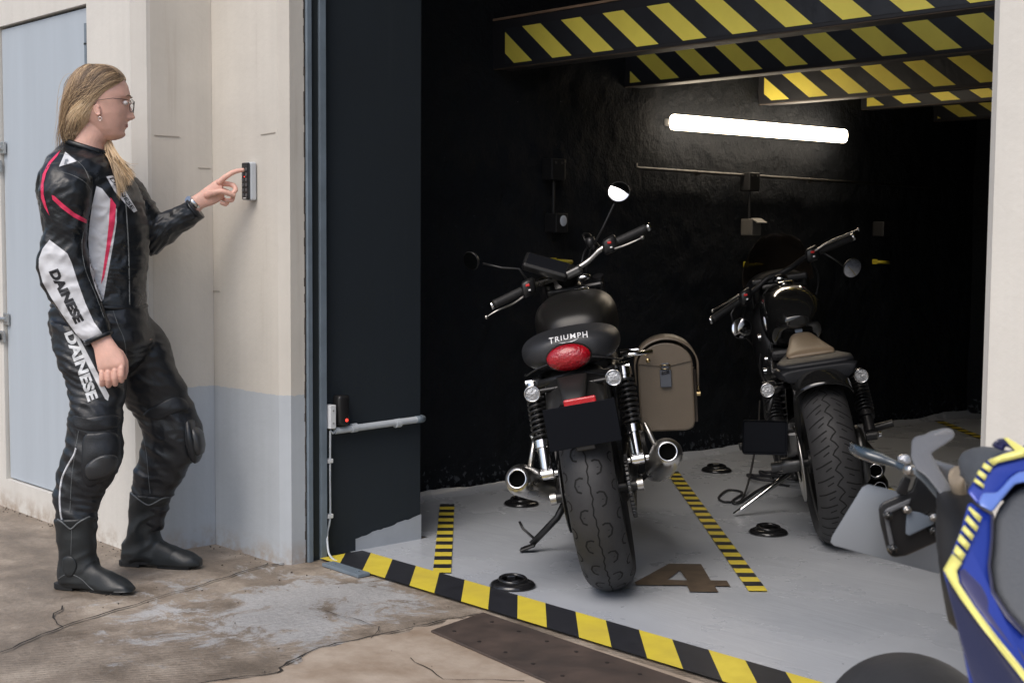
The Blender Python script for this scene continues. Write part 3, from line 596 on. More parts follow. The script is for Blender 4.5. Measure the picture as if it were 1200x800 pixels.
es = [b.edges.new((vo[i], vo[(i+1) % len(vo)])) for i in range(len(vo))]+[b.edges.new((vh[i], vh[(i+1) % 3])) for i in range(3)]
bmesh.ops.triangle_fill(b, use_beauty=True, edges=es)
m_ = MB(); m_.bm(b); tag(m_.build('bay_number', M_BROWN), 'brown figure 4 painted on the grey floor', 'floor number')
M_RUBR = mat('black_rubber_ring', (.012, .012, .013), .22, coat=.4, bump=.001, bscale=60)
def ring(x, y, rz, lab):
    o = empty('floor_anchor', (x, y, .004), (0, 0, rz), lab, 'ground anchor', 'ground anchors on the garage floor')
    m = MB(); m.lathe([(.076, 0), (.078, .004), (.070, .014), (.055, .020), (.045, .019), (.038, .010), (.0, .009)], (0, 0, 0), (0, 0, 1), 36); m.build('base', M_RUBR, o)
    MB().tube([(.042*math.cos(a), .042*math.sin(a), .024+.004*math.sin(a)) for a in [2*PI*i/30 for i in range(30)]], .007, 10, closed=True).build('ring', M_RUBR, o)
    MB().box((.0, .03, .022), (.03, .02, .02), None, .005).build('hasp', M_RUBR, o); MB().box((0, -.036, .02), (.024, .016, .018), None, .004).build('hasp', M_RUBR, o)
ring(-3.29, 3.04, YAW+.2, 'black ground anchor nearest the threshold tape'); ring(-4.30, 4.02, YAW+.1, 'black ground anchor behind the left exhaust of the front motorcycle')
ring(-4.30, 5.35, YAW, 'black ground anchor farthest back beside the striped bay line'); ring(-3.24, 4.36, YAW+.3, 'black ground anchor between the striped bay line and the rear motorcycle tyre')
# rusty plate
pl = [(-3.055, 2.499), (-3.10, 2.742), (-1.9, 2.69), (-1.9, 2.36)]
o = empty('steel_plate', (-2.5, 2.6, 0), None, 'brown rusty steel ramp plate lying before the threshold', 'metal plate'); off = (-2.5, 2.6, 0)
MB().prism([(x, y) for x, y in pl], .007, Matrix.Translation((0, 0, .004)), bev=.0015).build('plate', mat('rusty_plate', (.075, .062, .056), .5, .3, var=.0, vscale=7, col2=(.13, .095, .078), bump=.0012, bscale=25, rvar=.15, detail=9), o, off)
mr = mat('rivet_hole', (.02, .016, .014), .6)
for i in range(9):
    for t in (.2, .8):
        xx = -3.0+i*.125; ya = 2.499+(2.36-2.499)*(xx+3.055)/1.155; yb = 2.742+(2.69-2.742)*(xx+3.1)/1.2
        MB().cyl((xx, ya+(yb-ya)*t, .011), (xx, ya+(yb-ya)*t, .0125), .006, n=12).build('rivet', mr, o, off)
# ================================================================== the person
M_SKIN = mat('skin', (.72, .43, .345), .5, bump=.0005, bscale=260, var=.10, vscale=26)
def sss(m, wgt=.12, rad=(.02, .008, .004)):
    b = m.node_tree.nodes['Principled BSDF']; b.inputs['Subsurface Weight'].default_value = wgt; b.inputs['Subsurface Radius'].default_value = rad; b.inputs['Subsurface Scale'].default_value = 1.
sss(M_SKIN)
M_LEA = mat('black_leather', (.010, .0125, .016), .33, bump=.0006, bscale=220, rvar=.1, vscale=10, var=.15)
M_LEAP = mat('black_trouser_leather', (.011, .013, .0165), .38, bump=.0006, bscale=200, rvar=.1, vscale=10, var=.15)
M_WLEA = mat('white_leather', (.62, .63, .66), .42, bump=.0006, bscale=160, var=.04)
M_PINK = mat('pink_leather', (.72, .035, .11), .42, bump=.0005, bscale=160, var=.04)
M_BOOT = mat('boot_leather', (.014, .017, .019), .42, bump=.0005, bscale=180, rvar=.12, vscale=14, var=.3)
M_SOLE = mat('boot_sole', (.008, .009, .01), .6, bump=.0008, bscale=90)
M_PIPE = mat('grey_piping', (.12, .13, .135), .4)
M_SLIDER = mat('knee_slider', (.03, .032, .035), .33, bump=.0003, bscale=120)
K0 = P(120, 700, 4.55); K0.z = 0
PERS = empty('person', RK @ K0, (0, 0, YAW), 'woman with long fair hair in black and white motorcycle leathers pressing the keypad', 'person')
def finish(me, name, mats, par=None):
    shift(me, K0); me.materials.clear()
    for m in (mats if isinstance(mats, (list, tuple)) else [mats]): me.materials.append(m)
    return link(name, me, par or PERS)
def pbuild(mb, name, mats, par=None):
    return mb.build(name, mats, par or PERS, K0)
def sec(L, R, D, b, e=2.2, dD=0.):                        # a cross-section through the body, edge to edge; dD tilts it in depth
    a = P(L[0], L[1], D-dD); c = P(R[0], R[1], D+dD); A = (c-a)/2
    return ((a+c)/2, A, Vector((0, b, 0)) if dD == 0 else (A.cross(Vector((0, 0, 1))).normalized()*b), e)
def dens(secs, n=4):
    """smooth in-between sections"""
    out = []
    C = [s[0] for s in secs]; A = [Vector(s[1]) for s in secs]; B_ = [Vector(s[2]) for s in secs]; E_ = [s[3] if len(s) > 3 else 2.2 for s in secs]
    c2, a2, b2 = spline(C, n), spline(A, n), spline(B_, n)
    for i in range(len(c2)):
        k = min(i//n, len(secs)-1); k2 = min(k+1, len(secs)-1); t = (i-k*n)/n
        out.append((c2[i], a2[i], b2[i], E_[k]*(1-t)+E_[k2]*t))
    return out

# ---------- jacket
mb = MB()
torso = [sec((64, 359), (169, 361), 4.61, .135, 2.6), sec((62, 335), (171, 337), 4.61, .13), sec((60, 305), (172.5, 305), 4.61, .135), sec((54, 272), (173, 268), 4.61, .145), sec((49, 245), (170, 245), 4.61, .155),
         sec((47, 222), (160, 222), 4.61, .17), sec((50, 205), (151, 207), 4.61, .185), sec((57, 190), (142, 195), 4.61, .18), sec((66, 179), (134, 188), 4.60, .14), sec((73, 171), (131, 184), 4.59, .085), sec((75, 166), (130, 182), 4.59, .068)]
mb.loft(dens(torso), 40)
rarm = [sec((60, 184), (98, 190), 4.50, .055), sec((49, 200), (106, 204), 4.45, .068), sec((46, 220), (108, 224), 4.43, .070), sec((49, 245), (104, 249), 4.43, .064), sec((52, 268), (101, 270), 4.43, .060),
        sec((47, 291), (101, 284), 4.43, .060), sec((43.5, 310), (104, 300), 4.43, .060), sec((47, 330), (109, 318), 4.43, .056), sec((59, 351), (114, 336), 4.43, .052), sec((76, 375), (121, 356), 4.43, .047), sec((90, 393), (127, 375), 4.425, .043), sec((101, 402), (131, 388), 4.42, .039)]
mb.loft(dens(rarm), 32)
larm = [sec((118, 222), (150, 200), 4.73, .06), sec((135, 240), (168, 215), 4.755, .065), sec((150, 268), (182, 240), 4.775, .062), sec((163, 290), (186, 248), 4.785, .06), sec((181, 300), (187, 249), 4.79, .056), sec((197, 289), (196, 247), 4.795, .052), sec((212, 276), (206, 243), 4.80, .048), sec((227, 265), (215, 238), 4.81, .044), sec((238, 255), (220, 234), 4.82, .039)]
mb.loft(dens(larm), 32)
JK = voxel(mb, .0058, 6)
def ridge(p, s): return 1-abs(noise.noise(p*s))*2
PE = P(50, 300, 4.43); PCF = P(100, 380, 4.43)
def jw(co):
    p = Vector((co.x, co.y, co.z)); px_arm = co.y < 4.50
    h = noise.noise(p*9)*.0028
    # pulled folds running diagonally
    q = Vector((p.x*10+p.z*7, p.y*5, p.z*14-p.x*6)); h += (ridge(q, 1.0)-.6)*.0065
    h += (ridge(Vector((p.x*26+p.z*9, p.y*14, p.z*34-p.x*16)), 1.)-.6)*.0034
    # concertina at the elbow and above the cuff
    for c, r, a, th in ((P(78, 262, 4.43), .065, .0035, .5), (P(178, 275, 4.79), .07, .0045, -.9), (P(215, 258, 4.81), .05, .003, -.5), (P(112, 370, 4.43), .05, .0025, .6), (P(150, 320, 4.5), .08, .003, .2)):
        d_ = (p-c).length
        if d_ < r*1.6:
            wgt = math.exp(-(d_/r)**2); h += a*wgt*math.sin((p.z*math.cos(th)+p.x*math.sin(th))*430+3*noise.noise(p*20))
    if co.z < P(120, 345, 4.5).z and co.x > P(125, 0, 4.5).x: h *= .5
    return h
wrinkle(JK, jw); JT = bvh(JK)
# ---------- trousers
mb = MB()
mb.loft(dens([sec((64, 346), (168, 350), 4.61, .122), sec((61, 362), (172, 366), 4.61, .145), sec((60, 382), (176, 384), 4.61, .155), sec((68, 402), (178, 400), 4.61, .15), sec((84, 425), (165, 425), 4.61, .11), sec((95, 440), (150, 440), 4.62, .07)]), 36)
nleg = [sec((60, 375), (132, 380), 4.53, .09), sec((62, 400), (140, 404), 4.52, .092), sec((68, 422), (145, 428), 4.50, .09), sec((78, 450), (146, 456), 4.48, .083), sec((82, 478), (143, 484), 4.46, .077), sec((80, 505), (143, 508), 4.45, .074), sec((75, 530), (143.5, 534), 4.44, .072), sec((67, 553), (134, 560), 4.44, .066), sec((63, 578), (120, 582), 4.44, .060), sec((65, 600), (114, 602), 4.43, .053), sec((68, 625), (112, 625), 4.43, .045)]
mb.loft(dens(nleg), 30)
fleg = [sec((108, 368), (166, 364), 4.67, .08), sec((114, 384), (182, 380), 4.69, .09), sec((122, 410), (196, 400), 4.71, .09), sec((133, 437), (206, 428), 4.72, .086), sec((143, 462), (217, 452), 4.73, .08), sec((156, 486), (229, 480), 4.74, .076), sec((166, 508), (237, 505), 4.74, .074), sec((164, 530), (234, 530), 4.745, .07), sec((157, 553), (217, 556), 4.75, .064), sec((154, 575), (203, 580), 4.75, .055), sec((156, 600), (196, 602), 4.75, .047), sec((156, 620), (190, 620), 4.75, .043)]
mb.loft(dens(fleg), 30)
TR = voxel(mb, .0062, 5)
KN, KF = P(112, 512, 4.40), P(200, 495, 4.70)
def tw(co):
    p = Vector(co); q = Vector((p.x*8, p.y*6, p.z*17+p.x*5)); h = noise.noise(p*8)*.004+(ridge(q, 1.)-.6)*.0075
    h += (ridge(Vector((p.x*22, p.y*12, p.z*38+p.x*14)), 1.)-.6)*.003
    for c, r, a in ((P(95, 470, 4.45), .07, .0035), (P(170, 480, 4.72), .06, .003), (P(95, 440, 4.45), .05, .004), (P(80, 420, 4.45), .05, .003), (P(175, 555, 4.72), .05, .0025), (P(100, 590, 4.4), .05, .0025), (P(165, 400, 4.65), .06, .002)):
        d_ = (p-c).length
        if d_ < r*1.7: h += a*math.exp(-(d_/r)**2)*math.sin(p.z*260+p.x*60+4*noise.noise(p*14))
    return h
wrinkle(TR, tw); TT = bvh(TR)
# ---------- boots
def boot(shaft, foot, solep, b_sh):
    mb = MB(); mb.loft(dens(shaft, 4), 28); mb.loft(dens(foot, 4), 28, e=2.5); me = voxel(mb, .0048, 5)
    def bw(co):
        p = Vector(co); return noise.noise(p*12)*.003+(ridge(Vector((p.x*9+p.z*6, p.y*8, p.z*20-p.x*7)), 1.)-.6)*.0045
    wrinkle(me, bw)
    for v in me.vertices: v.co.z = max(v.co.z, .012)
    return me
def fs(T, Bm, D, b, e=2.3): return sec(T, Bm, D, b, e)
bn = boot([sec((64, 606), (115, 603), 4.43, .061), sec((66, 625), (114, 624), 4.43, .055), sec((70, 650), (112.5, 647), 4.425, .047), sec((68, 668), (118, 664), 4.42, .045), sec((68, 682), (122, 680), 4.415, .042)],
          [fs((68, 660), (69, 692), 4.44, .018), fs((73, 650), (73, 698), 4.43, .034), fs((90, 648), (90, 702), 4.42, .038), fs((108, 657), (108, 704), 4.41, .040), fs((124, 667), (124, 705), 4.39, .045), fs((138, 675), (138, 705), 4.38, .046), fs((149, 680), (149, 704), 4.37, .039), fs((157, 687), (157, 702), 4.365, .022)], None, 0)
bf = boot([sec((152, 575), (202, 580), 4.75, .061), sec((151, 600), (192, 604), 4.75, .052), sec((148, 625), (187, 622), 4.75, .047), sec((144, 642), (193, 638), 4.745, .044), sec((145, 655), (198, 652), 4.74, .04)],
          [fs((142.5, 638), (143, 666), 4.76, .018), fs((147, 628), (147, 671), 4.755, .034), fs((164, 626), (164, 673), 4.75, .038), fs((184, 631), (184, 673), 4.74, .039), fs((203, 639), (203, 672), 4.73, .044), fs((217, 644), (217, 671), 4.72, .045), fs((228, 647), (228, 670), 4.715, .038), fs((236, 653), (236, 667), 4.71, .021)], None, 0)
BT = bvh(bn); BF = bvh(bf)

# ---------- head (built upright about its own centre, then turned slightly towards the wall)
HD = 4.58; HC = P(117, 124, HD); pxm = (P(118, 124, HD)-P(117, 124, HD)).length
def hx(px): return (px-117)*pxm
def hz(py): return (124-py)*pxm
HROT = Matrix.Translation(HC) @ Matrix.Rotation(math.radians(9), 4, 'Z')
fr = [(79, 119), (82, 129.5), (86, 138.5), (92, 145), (100, 149.2), (108, 151.2), (114, 151.6), (119, 150.2), (126, 149.2), (134, 148.6), (141, 147.8), (148, 146.2), (153, 144.6), (158, 144.8), (161.5, 141), (163.8, 134)]
bk = [(79, 111), (84, 98), (92, 89), (105, 84), (120, 84), (132, 88), (142, 96), (150, 104), (158, 112), (163.8, 121)]
wd = [(79, .010), (82, .034), (88, .053), (98, .066), (110, .072), (122, .072), (134, .067), (144, .058), (152, .049), (159, .035), (163.8, .016)]
ns = [(100, 0), (114, 0), (119, .2), (124, 2.6), (130, 5.6), (134.5, 8.0), (137.5, 9.3), (139.5, 6.2), (141, 2.), (143, 0), (200, 0)]
lp = [(141.5, 0), (143.3, .6), (145, 1.9), (146.9, .2), (149, 1.5), (151.5, -.1), (154, 0)]
def itp(tab, x): return float(np.interp(x, [a for a, _ in tab], [b for _, b in tab]))
mb = MB(); NT, NZ = 128, 96; vs = []
for j in range(NZ+1):
    py = 79+(163.8-79)*j/NZ; f0, b0, w0 = itp(fr, py), itp(bk, py), itp(wd, py); c = (f0+b0)/2; a = (f0-b0)/2
    for i in range(NT):
        th = 2*PI*i/NT; cc, ss = math.cos(th), math.sin(th); e = 2.25
        x = c+a*math.copysign(abs(cc)**(2/e), cc); y = w0*math.copysign(abs(ss)**(2/e), ss)
        if cc > 0:
            sg = .0075+.0055*min(1, max(0, (py-119)/18))
            x += itp(ns, py)*math.exp(-(y/sg)**2)
            if 133 < py < 141.5: x += 1.8*math.exp(-((abs(y)-.012)/.006)**2)*math.exp(-((py-138)/2.)**2)
            if 141 < py < 155: x += itp(lp, py)*math.exp(-(y/.02)**4)
            x -= 3.4*math.exp(-((abs(y)-.031)/.016)**2-((py-120)/4.5)**2)
            x += 1.2*math.exp(-((abs(y)-.03)/.02)**2-((py-113.5)/3)**2)
            x += .8*math.exp(-((abs(y)-.045)/.02)**2-((py-130)/6)**2)
            x += 1.0*math.exp(-(y/.018)**2-((py-158)/3.5)**2)
        vs.append(HROT @ Vector((hx(x), y, hz(py))))
fsx = [(j*NT+i, j*NT+(i+1) % NT, (j+1)*NT+(i+1) % NT, (j+1)*NT+i) for j in range(NZ) for i in range(NT)]+[tuple(range(NT))[::-1], tuple(NZ*NT+i for i in range(NT))]
mb.add(vs, fsx)
mb.loft(dens([sec((93, 140), (128, 152), 4.58, .05), sec((89, 152), (127, 162), 4.58, .052), sec((86, 162), (123, 170), 4.58, .054), sec((80, 172), (124, 180), 4.585, .062), sec((70, 186), (130, 190), 4.59, .09)]), 30)
# ear
EARC = P(117.5, 131, HD)
earT = HROT @ Matrix.Translation(Vector((hx(118), -.070, hz(131)))) @ Matrix.Rotation(math.radians(-14), 4, 'Y') @ Matrix.Rotation(math.radians(-12), 4, 'Z')
mb.ell((0, 0, 0), (.0095, .005, .017), 12, X=earT); mb.tube([(.0085*math.cos(a)-.001, -.0035, .0165*math.sin(a)) for a in [PI*.1+1.65*PI*i/16 for i in range(17)]], .0032, 8, X=earT)
HEAD = voxel(mb, .0024, 2)
# ---------- hands
def finger(m, pts, r0, r1, D=None):
    pp = [Vector(p) for p in pts]; sp = spline(pp, 6); k = len(sp); rr = [r0+(r1-r0)*i/(k-1) for i in range(k)]
    for j, i in enumerate(range(0, k, 6)):
        if 0 < j < len(pp)-1: rr[i] *= 1.07
    m.tube(sp, rr, 14); m.ell(sp[-1], (rr[-1],)*3, 8); m.ell(sp[0], (rr[0],)*3, 8)
hl = MB()
hl.loft(dens([sec((217, 236), (229, 258), 4.82, .025), sec((225, 230.5), (236, 246), 4.83, .021), sec((232, 226), (241, 243), 4.835, .019), sec((243, 218), (250, 240), 4.84, .016), sec((253, 211), (259, 235), 4.845, .0155), sec((259, 208.5), (263, 231), 4.845, .012)]), 24)
finger(hl, [P(257, 213.5, 4.835), P(263.5, 208, 4.835), P(272, 202.6, 4.84), P(278.5, 200.4, 4.845), P(284.3, 199.4, 4.85)], .0102, .0074)
finger(hl, [P(259, 215, 4.85), P(266, 215.5, 4.858), P(273.5, 217.5, 4.855), P(276, 223, 4.845), P(271, 227.5, 4.84)], .0098, .0078)
finger(hl, [P(259, 222, 4.858), P(266.5, 225, 4.865), P(272.5, 229, 4.858), P(271.5, 234.5, 4.846), P(265.5, 235, 4.84)], .0092, .0074)
finger(hl, [P(255, 229, 4.862), P(261, 233, 4.866), P(266.5, 236, 4.858), P(264.5, 239.5, 4.848), P(259.5, 238, 4.84)], .0082, .0066)
finger(hl, [P(243, 229, 4.825), P(251, 226, 4.815), P(259.5, 224.5, 4.812), P(267, 226.5, 4.818), P(273.5, 229, 4.826)], .0125, .0082)
HL = voxel(hl, .0017, 2)
hr = MB()
hr.loft(dens([sec((101, 393), (127, 384), 4.42, .024), sec((106, 401), (130, 394), 4.415, .021), sec((110, 409), (136, 403), 4.41, .020), sec((112, 420), (144, 414), 4.405, .020), sec((114, 430), (147.5, 425), 4.40, .018), sec((115, 435), (147, 431), 4.40, .012)]), 24)
for i, (x, y) in enumerate(((119.5, 433.5), (127, 432), (134.8, 430), (142.2, 427.5))):
    ln = (.84, .98, 1.0, .92)[i]
    finger(hr, [P(x, y-4, 4.402), P(x+.2, y+4, 4.393), P(x+.2, y+13*ln, 4.392), P(x+.3, y+19.5*ln, 4.405), P(x-.3, y+18*ln, 4.425), P(x-1, y+12*ln, 4.432)], .0104-.0006*(i == 0), .0082)
finger(hr, [P(132, 408, 4.42), P(141, 414, 4.43), P(146.5, 424, 4.435), P(147, 435, 4.432), P(145.5, 442, 4.43)], .0125, .0082)
HR = voxel(hr, .0019, 2)
# ---------- one body mesh: head, neck, trunk and limbs under the clothes, hands
core = MB()
def shrink(secs, k, db): return [(c, Vector(A)*k, Vector(B_)*db, 2.2) for c, A, B_, *_ in secs]
core.loft(dens(shrink(torso[1:-1], .8, .8)), 20); core.loft(dens(shrink(rarm[1:], .62, .65)), 16); core.loft(dens(shrink(larm[1:], .62, .65)), 16)
core.loft(dens(shrink([sec((61, 362), (172, 366), 4.61, .145), sec((60, 382), (180, 384), 4.61, .165), sec((66, 402), (188, 398), 4.61, .165)], .85, .85)), 20)
core.loft(dens(shrink(nleg, .72, .72)), 16); core.loft(dens(shrink(fleg, .72, .72)), 16)
CORE = voxel(core, .012, 2)
bm_ = bmesh.new()
for me in (CORE, HEAD, HL, HR): bm_.from_mesh(me)
BODY = bpy.data.meshes.new('body'); bm_.to_mesh(BODY); bm_.free()
for p in BODY.polygons: p.use_smooth = True
HT = bvh(HEAD)
body = finish(BODY, 'body', M_SKIN)
# face details
M_LIP = mat('lips', (.45, .17, .16), .42); M_BROW = mat('eyebrow', (.16, .095, .06), .7); M_EYE = mat('eye_white', (.75, .73, .72), .15); M_IRIS = mat('iris', (.05, .07, .06), .1)
for s in (-1, 1):
    m = MB(); m.ell((hx(147.2), s*.0285, hz(121.0)), (.0095, .0100, .0075), 10, X=HROT); m.ell((hx(150.0), s*.0285, hz(121.0)), (.0020, .0045, .0045), 8, 1, X=HROT); pbuild(m, 'eye', [M_EYE, M_IRIS])
    m = MB(); m.tube([HROT @ Vector((hx(x), s*y, hz(z))) for x, y, z in ((152.9, .012, 114.2), (152.7, .024, 112.6), (151.2, .038, 112.4), (148.6, .05, 114.2))], [.0013, .0022, .002, .001], 6); pbuild(m, 'eyebrow', M_BROW)
    m = MB(); m.tube([HROT @ Vector((hx(x), s*y, hz(z))) for x, y, z in ((151.8, .018, 119.8), (152.6, .028, 118.2), (151.4, .038, 118.8), (149.8, .043, 120.6))], [.0008, .0016, .0016, .0008], 6); pbuild(m, 'eyelid', M_SKIN)
m = MB(); up = []; lo = []
for k in range(13):
    y = -.021+.042*k/12; q = 1-(y/.021)**2
    up.append(HROT @ Vector((hx(147.3+.9*q-(.02**2 and abs(y)*90)), y, hz(146.1)))); lo.append(HROT @ Vector((hx(147.0+.7*q-abs(y)*90), y, hz(147.9))))
rr = [.0004+.0022*(1-(abs(k-6)/6)**2) for k in range(13)]
m.tube(up, rr, 8); m.tube(lo, [r*1.15 for r in rr], 8); pbuild(m, 'lips', M_LIP)
# glasses
M_WIRE = mat('glasses_wire', (.10, .085, .07), .3, .9); M_LENS = mat('lens_glass', (.9, .92, .93), .03, spec=.5, alpha=.10)
G = MB(); GL = []
for s in (-1, 1):
    cc = Vector((hx(154.4), s*.031, hz(124.5)))
    T = HROT @ Matrix.Translation(cc) @ Matrix.Rotation(math.radians(8)*s, 4, 'Z') @ Matrix.Rotation(math.radians(6), 4, 'Y')
    G.tube([(0, .0245*math.cos(a), .0205*math.sin(a)) for a in [2*PI*i/32 for i in range(32)]], .0011, 6, closed=True, X=T)
    G.tube([HROT @ Vector(p) for p in ((hx(153.2), s*.0545, hz(120)), (hx(151), s*.069, hz(118.6)), (hx(135), s*.0765, hz(117.6)), (hx(119), s*.0765, hz(120)), (hx(114), s*.0745, hz(126)))], .0011, 6)
    l = MB(); l.lathe([(0, .0006), (.8, .0006), (1., 0), (.8, -.0006), (0, -.0006)], (0, 0, 0), (1, 0, 0), 28); l.v = [(a, b_*.0238, c_*.0198) for a, b_, c_ in l.v]; l.v = [tuple(T @ Vector(v)) for v in l.v]; GL.append(l)
G.tube([HROT @ Vector(p) for p in ((hx(154.6), -.0075, hz(121.5)), (hx(155.6), 0, hz(120.8)), (hx(154.6), .0075, hz(121.5)))], .0011, 6)
gl = pbuild(G, 'glasses', M_WIRE)
for l in GL: pbuild(l, 'lens', M_LENS, gl)
m = MB(); m.tube(arc(tuple(HROT @ Vector((hx(120.5), -.074, hz(141)))), .006, 0, 2*PI, 16, 'xz')[:-1], .0008, 6, closed=True); pbuild(m, 'earring', mat('silver', (.8, .8, .8), .15, 1))

# ---------- hair
def hairmat(name, a, b_):
    m = mat(name, a, .48, vscale=30, col2=b_, bump=.0004, bscale=200, stretch=(1, 1, .25)); return m
HM = [hairmat('hair_fair', (.70, .51, .31), (.52, .365, .21)), hairmat('hair_mid', (.34, .235, .14), (.25, .17, .10)), hairmat('hair_dark', (.16, .11, .073), (.11, .075, .05)), hairmat('hair_gold', (.80, .63, .43), (.64, .48, .30))]
mb = MB()
hs = [((105, 75.6), (123, 76.2), .018), ((95, 78.5), (134, 78.8), .048), ((89, 83), (141, 83.5), .066), ((83.5, 90), (145.4, 89.5), .076), ((79.5, 98), (146, 95), .081), ((76.5, 108), (139, 104), .084), ((74.8, 118), (131, 113), .086), ((73.5, 128), (122.5, 123), .085), ((72.8, 138), (116, 135), .080), ((72.3, 147), (109, 146), .070), ((72.5, 155), (101, 156), .058), ((74, 162), (95, 164), .046), ((77, 170), (91, 171), .034)]
mb.loft(dens([sec(L_, R_, HD, b_, 2.9 if i > 4 else 2.5) for i, (L_, R_, b_) in enumerate(hs)], 3), 36)
HB = voxel(mb, .004, 3)
wrinkle(HB, lambda c: noise.noise(Vector((c.x*14, c.y*14, c.z*5)))*.004); HBT = bvh(HB)
hair = finish(HB, 'hair', HM[1])
rnd = random.Random(12)
mbs = [MB() for _ in range(4)]
def strand(path_px, D=None, r=.0016, tree=None, mi=None, lift0=.001, lift1=.004, n=14, dd=None):
    b4 = bez(*[(p[0], p[1], 0) for p in path_px], n=n); pts = []; last = None; lf = rnd.uniform(lift0, lift1)
    for i, q in enumerate(b4):
        h = hit(tree, q.x, q.y, lf) if tree else None
        if h is None: h = P(q.x, q.y, (last if last else D or HD)+.002)
        last = h.y; pts.append(h)
    # smooth depth
    for _ in range(4):
        for i in range(1, len(pts)-1): pts[i].y = (pts[i-1].y+pts[i].y*2+pts[i+1].y)/4
    k = len(pts); rr = [r*(.35+.65*math.sin(PI*min(1, (i+.8)/(k*.55)))) if i < k*.27 else r*(1-.75*max(0, (i-k*.6)/(k*.4))) for i in range(k)]
    if mi is None: mi = rnd.choices((0, 1, 2, 3), (4, 4, 2, 2))[0]
    mbs[mi].tube(pts, rr, 5, cap=False)
for i in range(1700):
    u = rnd.random(); j = rnd.gauss(0, 1.2)
    # roots run from the forehead back over the ear
    if u < .55:
        t = u/.55; p0 = (146.5-29*t+j*.4, 90+34*t**1.1+j*.6)
    else:
        t = (u-.55)/.45; p0 = (146-40*t+j*.5, 90.5-15.2*math.sin(PI/2*min(1, t*1.35))+abs(j)*.7)
    u2 = rnd.random(); low = p0[1] > 105
    ex = 74+22*u2+rnd.gauss(0, 1); ey = 160+rnd.gauss(0, 3)
    bx_ = max(75, 75+24*u2*.9+rnd.gauss(0, 1.5)); sw = (p0[1]-80)/45
    cl = noise.noise(Vector((p0[0]*.16, p0[1]*.16, u2*2.2)))*9; cl2 = noise.noise(Vector((p0[0]*.12+9, p0[1]*.12, u2*3)))*8
    p1 = (p0[0]-22-6*rnd.random(), p0[1]+2+7*sw+rnd.gauss(0, 1.5)+cl); p2 = (bx_+max(0, cl2), 108+24*rnd.random()+10*u2+cl)
    top = u > .55
    q_ = noise.noise(Vector((p0[0]*.11, p0[1]*.11, 3.1)))+rnd.gauss(0, .16)+(-.16 if (top or p0[1] < 98) else .22)
    mi = 2 if q_ < -.38 else 1 if q_ < .0 else 0 if q_ < .38 else 3
    strand((p0, p1, p2, (ex, ey)), r=rnd.uniform(.0006, .0014), tree=HBT, mi=mi, lift1=.008)
for i in range(300):                                          # pale sweep over the ear
    t = rnd.random(); p0 = (143-22*t+rnd.gauss(0, 1), 96+25*t+rnd.gauss(0, 1.5))
    strand((p0, (p0[0]-12, p0[1]+8), (107+rnd.gauss(0, 5), 128+rnd.gauss(0, 6)), (88+rnd.gauss(0, 6), 158)), r=rnd.uniform(.0005, .0011), tree=HBT, mi=rnd.choice((0, 3, 3)), lift0=.004, lift1=.008)
for i in range(60):                                           # flyaways
    p0 = (100+rnd.gauss(0, 10), 85+rnd.random()*30)
    strand((p0, (p0[0]-20, p0[1]), (70+rnd.gauss(0, 1.5), 130), (69+rnd.gauss(0, 3), 172+rnd.gauss(0, 6))), r=.0005, tree=HBT, mi=rnd.choice((0, 1)), lift0=.002, lift1=.012)
for i in range(420):                                          # the lock over her far shoulder
    u = rnd.random(); e0 = (122+7*u+rnd.gauss(0, .7), 164+6*rnd.random()); ex = 139+20*u+rnd.gauss(0, 1.3); ey = 232-24*u+rnd.gauss(0, 3.5)-9*rnd.random()
    b4 = bez((e0[0], e0[1], 0), (e0[0]+2+5*u, 180, 0), (134+15*u+rnd.gauss(0, 1), 196, 0), (ex, ey, 0), 10); pts = []
    for k, q in enumerate(b4):
        t = k/10; h = hit(JT, q.x, q.y, .004); D_ = 4.585-.03*t
        if h is not None and q.x < 150: D_ = min(D_+.02, h.y-.002)
        pts.append(P(q.x, q.y, D_-.012*rnd.random()*.3-.014*math.sin(PI*t)*(i % 3)/2))
    for _ in range(4):
        for k in range(1, 10): pts[k].y = min(pts[k].y, (pts[k-1].y+pts[k].y+pts[k+1].y)/3)
    rr = [rnd.uniform(.0008, .0016)*(1-.8*max(0, (k-5)/5)) for k in range(11)]
    mbs[rnd.choices((0, 1, 2, 3), (5, 2, .6, 2))[0]].tube(pts, rr, 5, cap=False)
for i, m in enumerate(mbs): pbuild(m, 'hair_strands', HM[i], hair)

# ---------- put the garments on
jk = finish(JK, 'jacket', M_LEA); tr = finish(TR, 'trousers', M_LEAP)
bo = [finish(bn, 'boot', M_BOOT), finish(bf, 'boot', M_BOOT)]
def patch(tree, poly, name, m, par, lift=.0016, grid=1.6, D=4.45):
    vs, fs_ = decal(tree, poly, grid, lift, D); mb = MB(); mb.add(vs, fs_, 0, True); return pbuild(mb, name, m, par)
def smooth_poly(pts, n=5, closed=True):
    pts = [Vector((p[0], p[1], 0)) for p in pts]; out = []; k = len(pts)
    for i in range(k):
        a, b_, c, d_ = pts[i-1], pts[i], pts[(i+1) % k], pts[(i+2) % k]
        for j in range(n):
            t = j/n; v = .5*((2*b_)+(c-a)*t+(2*a-5*b_+4*c-d_)*t*t+(3*b_-a-3*c+d_)*t**3); out.append((v.x, v.y))
    return out
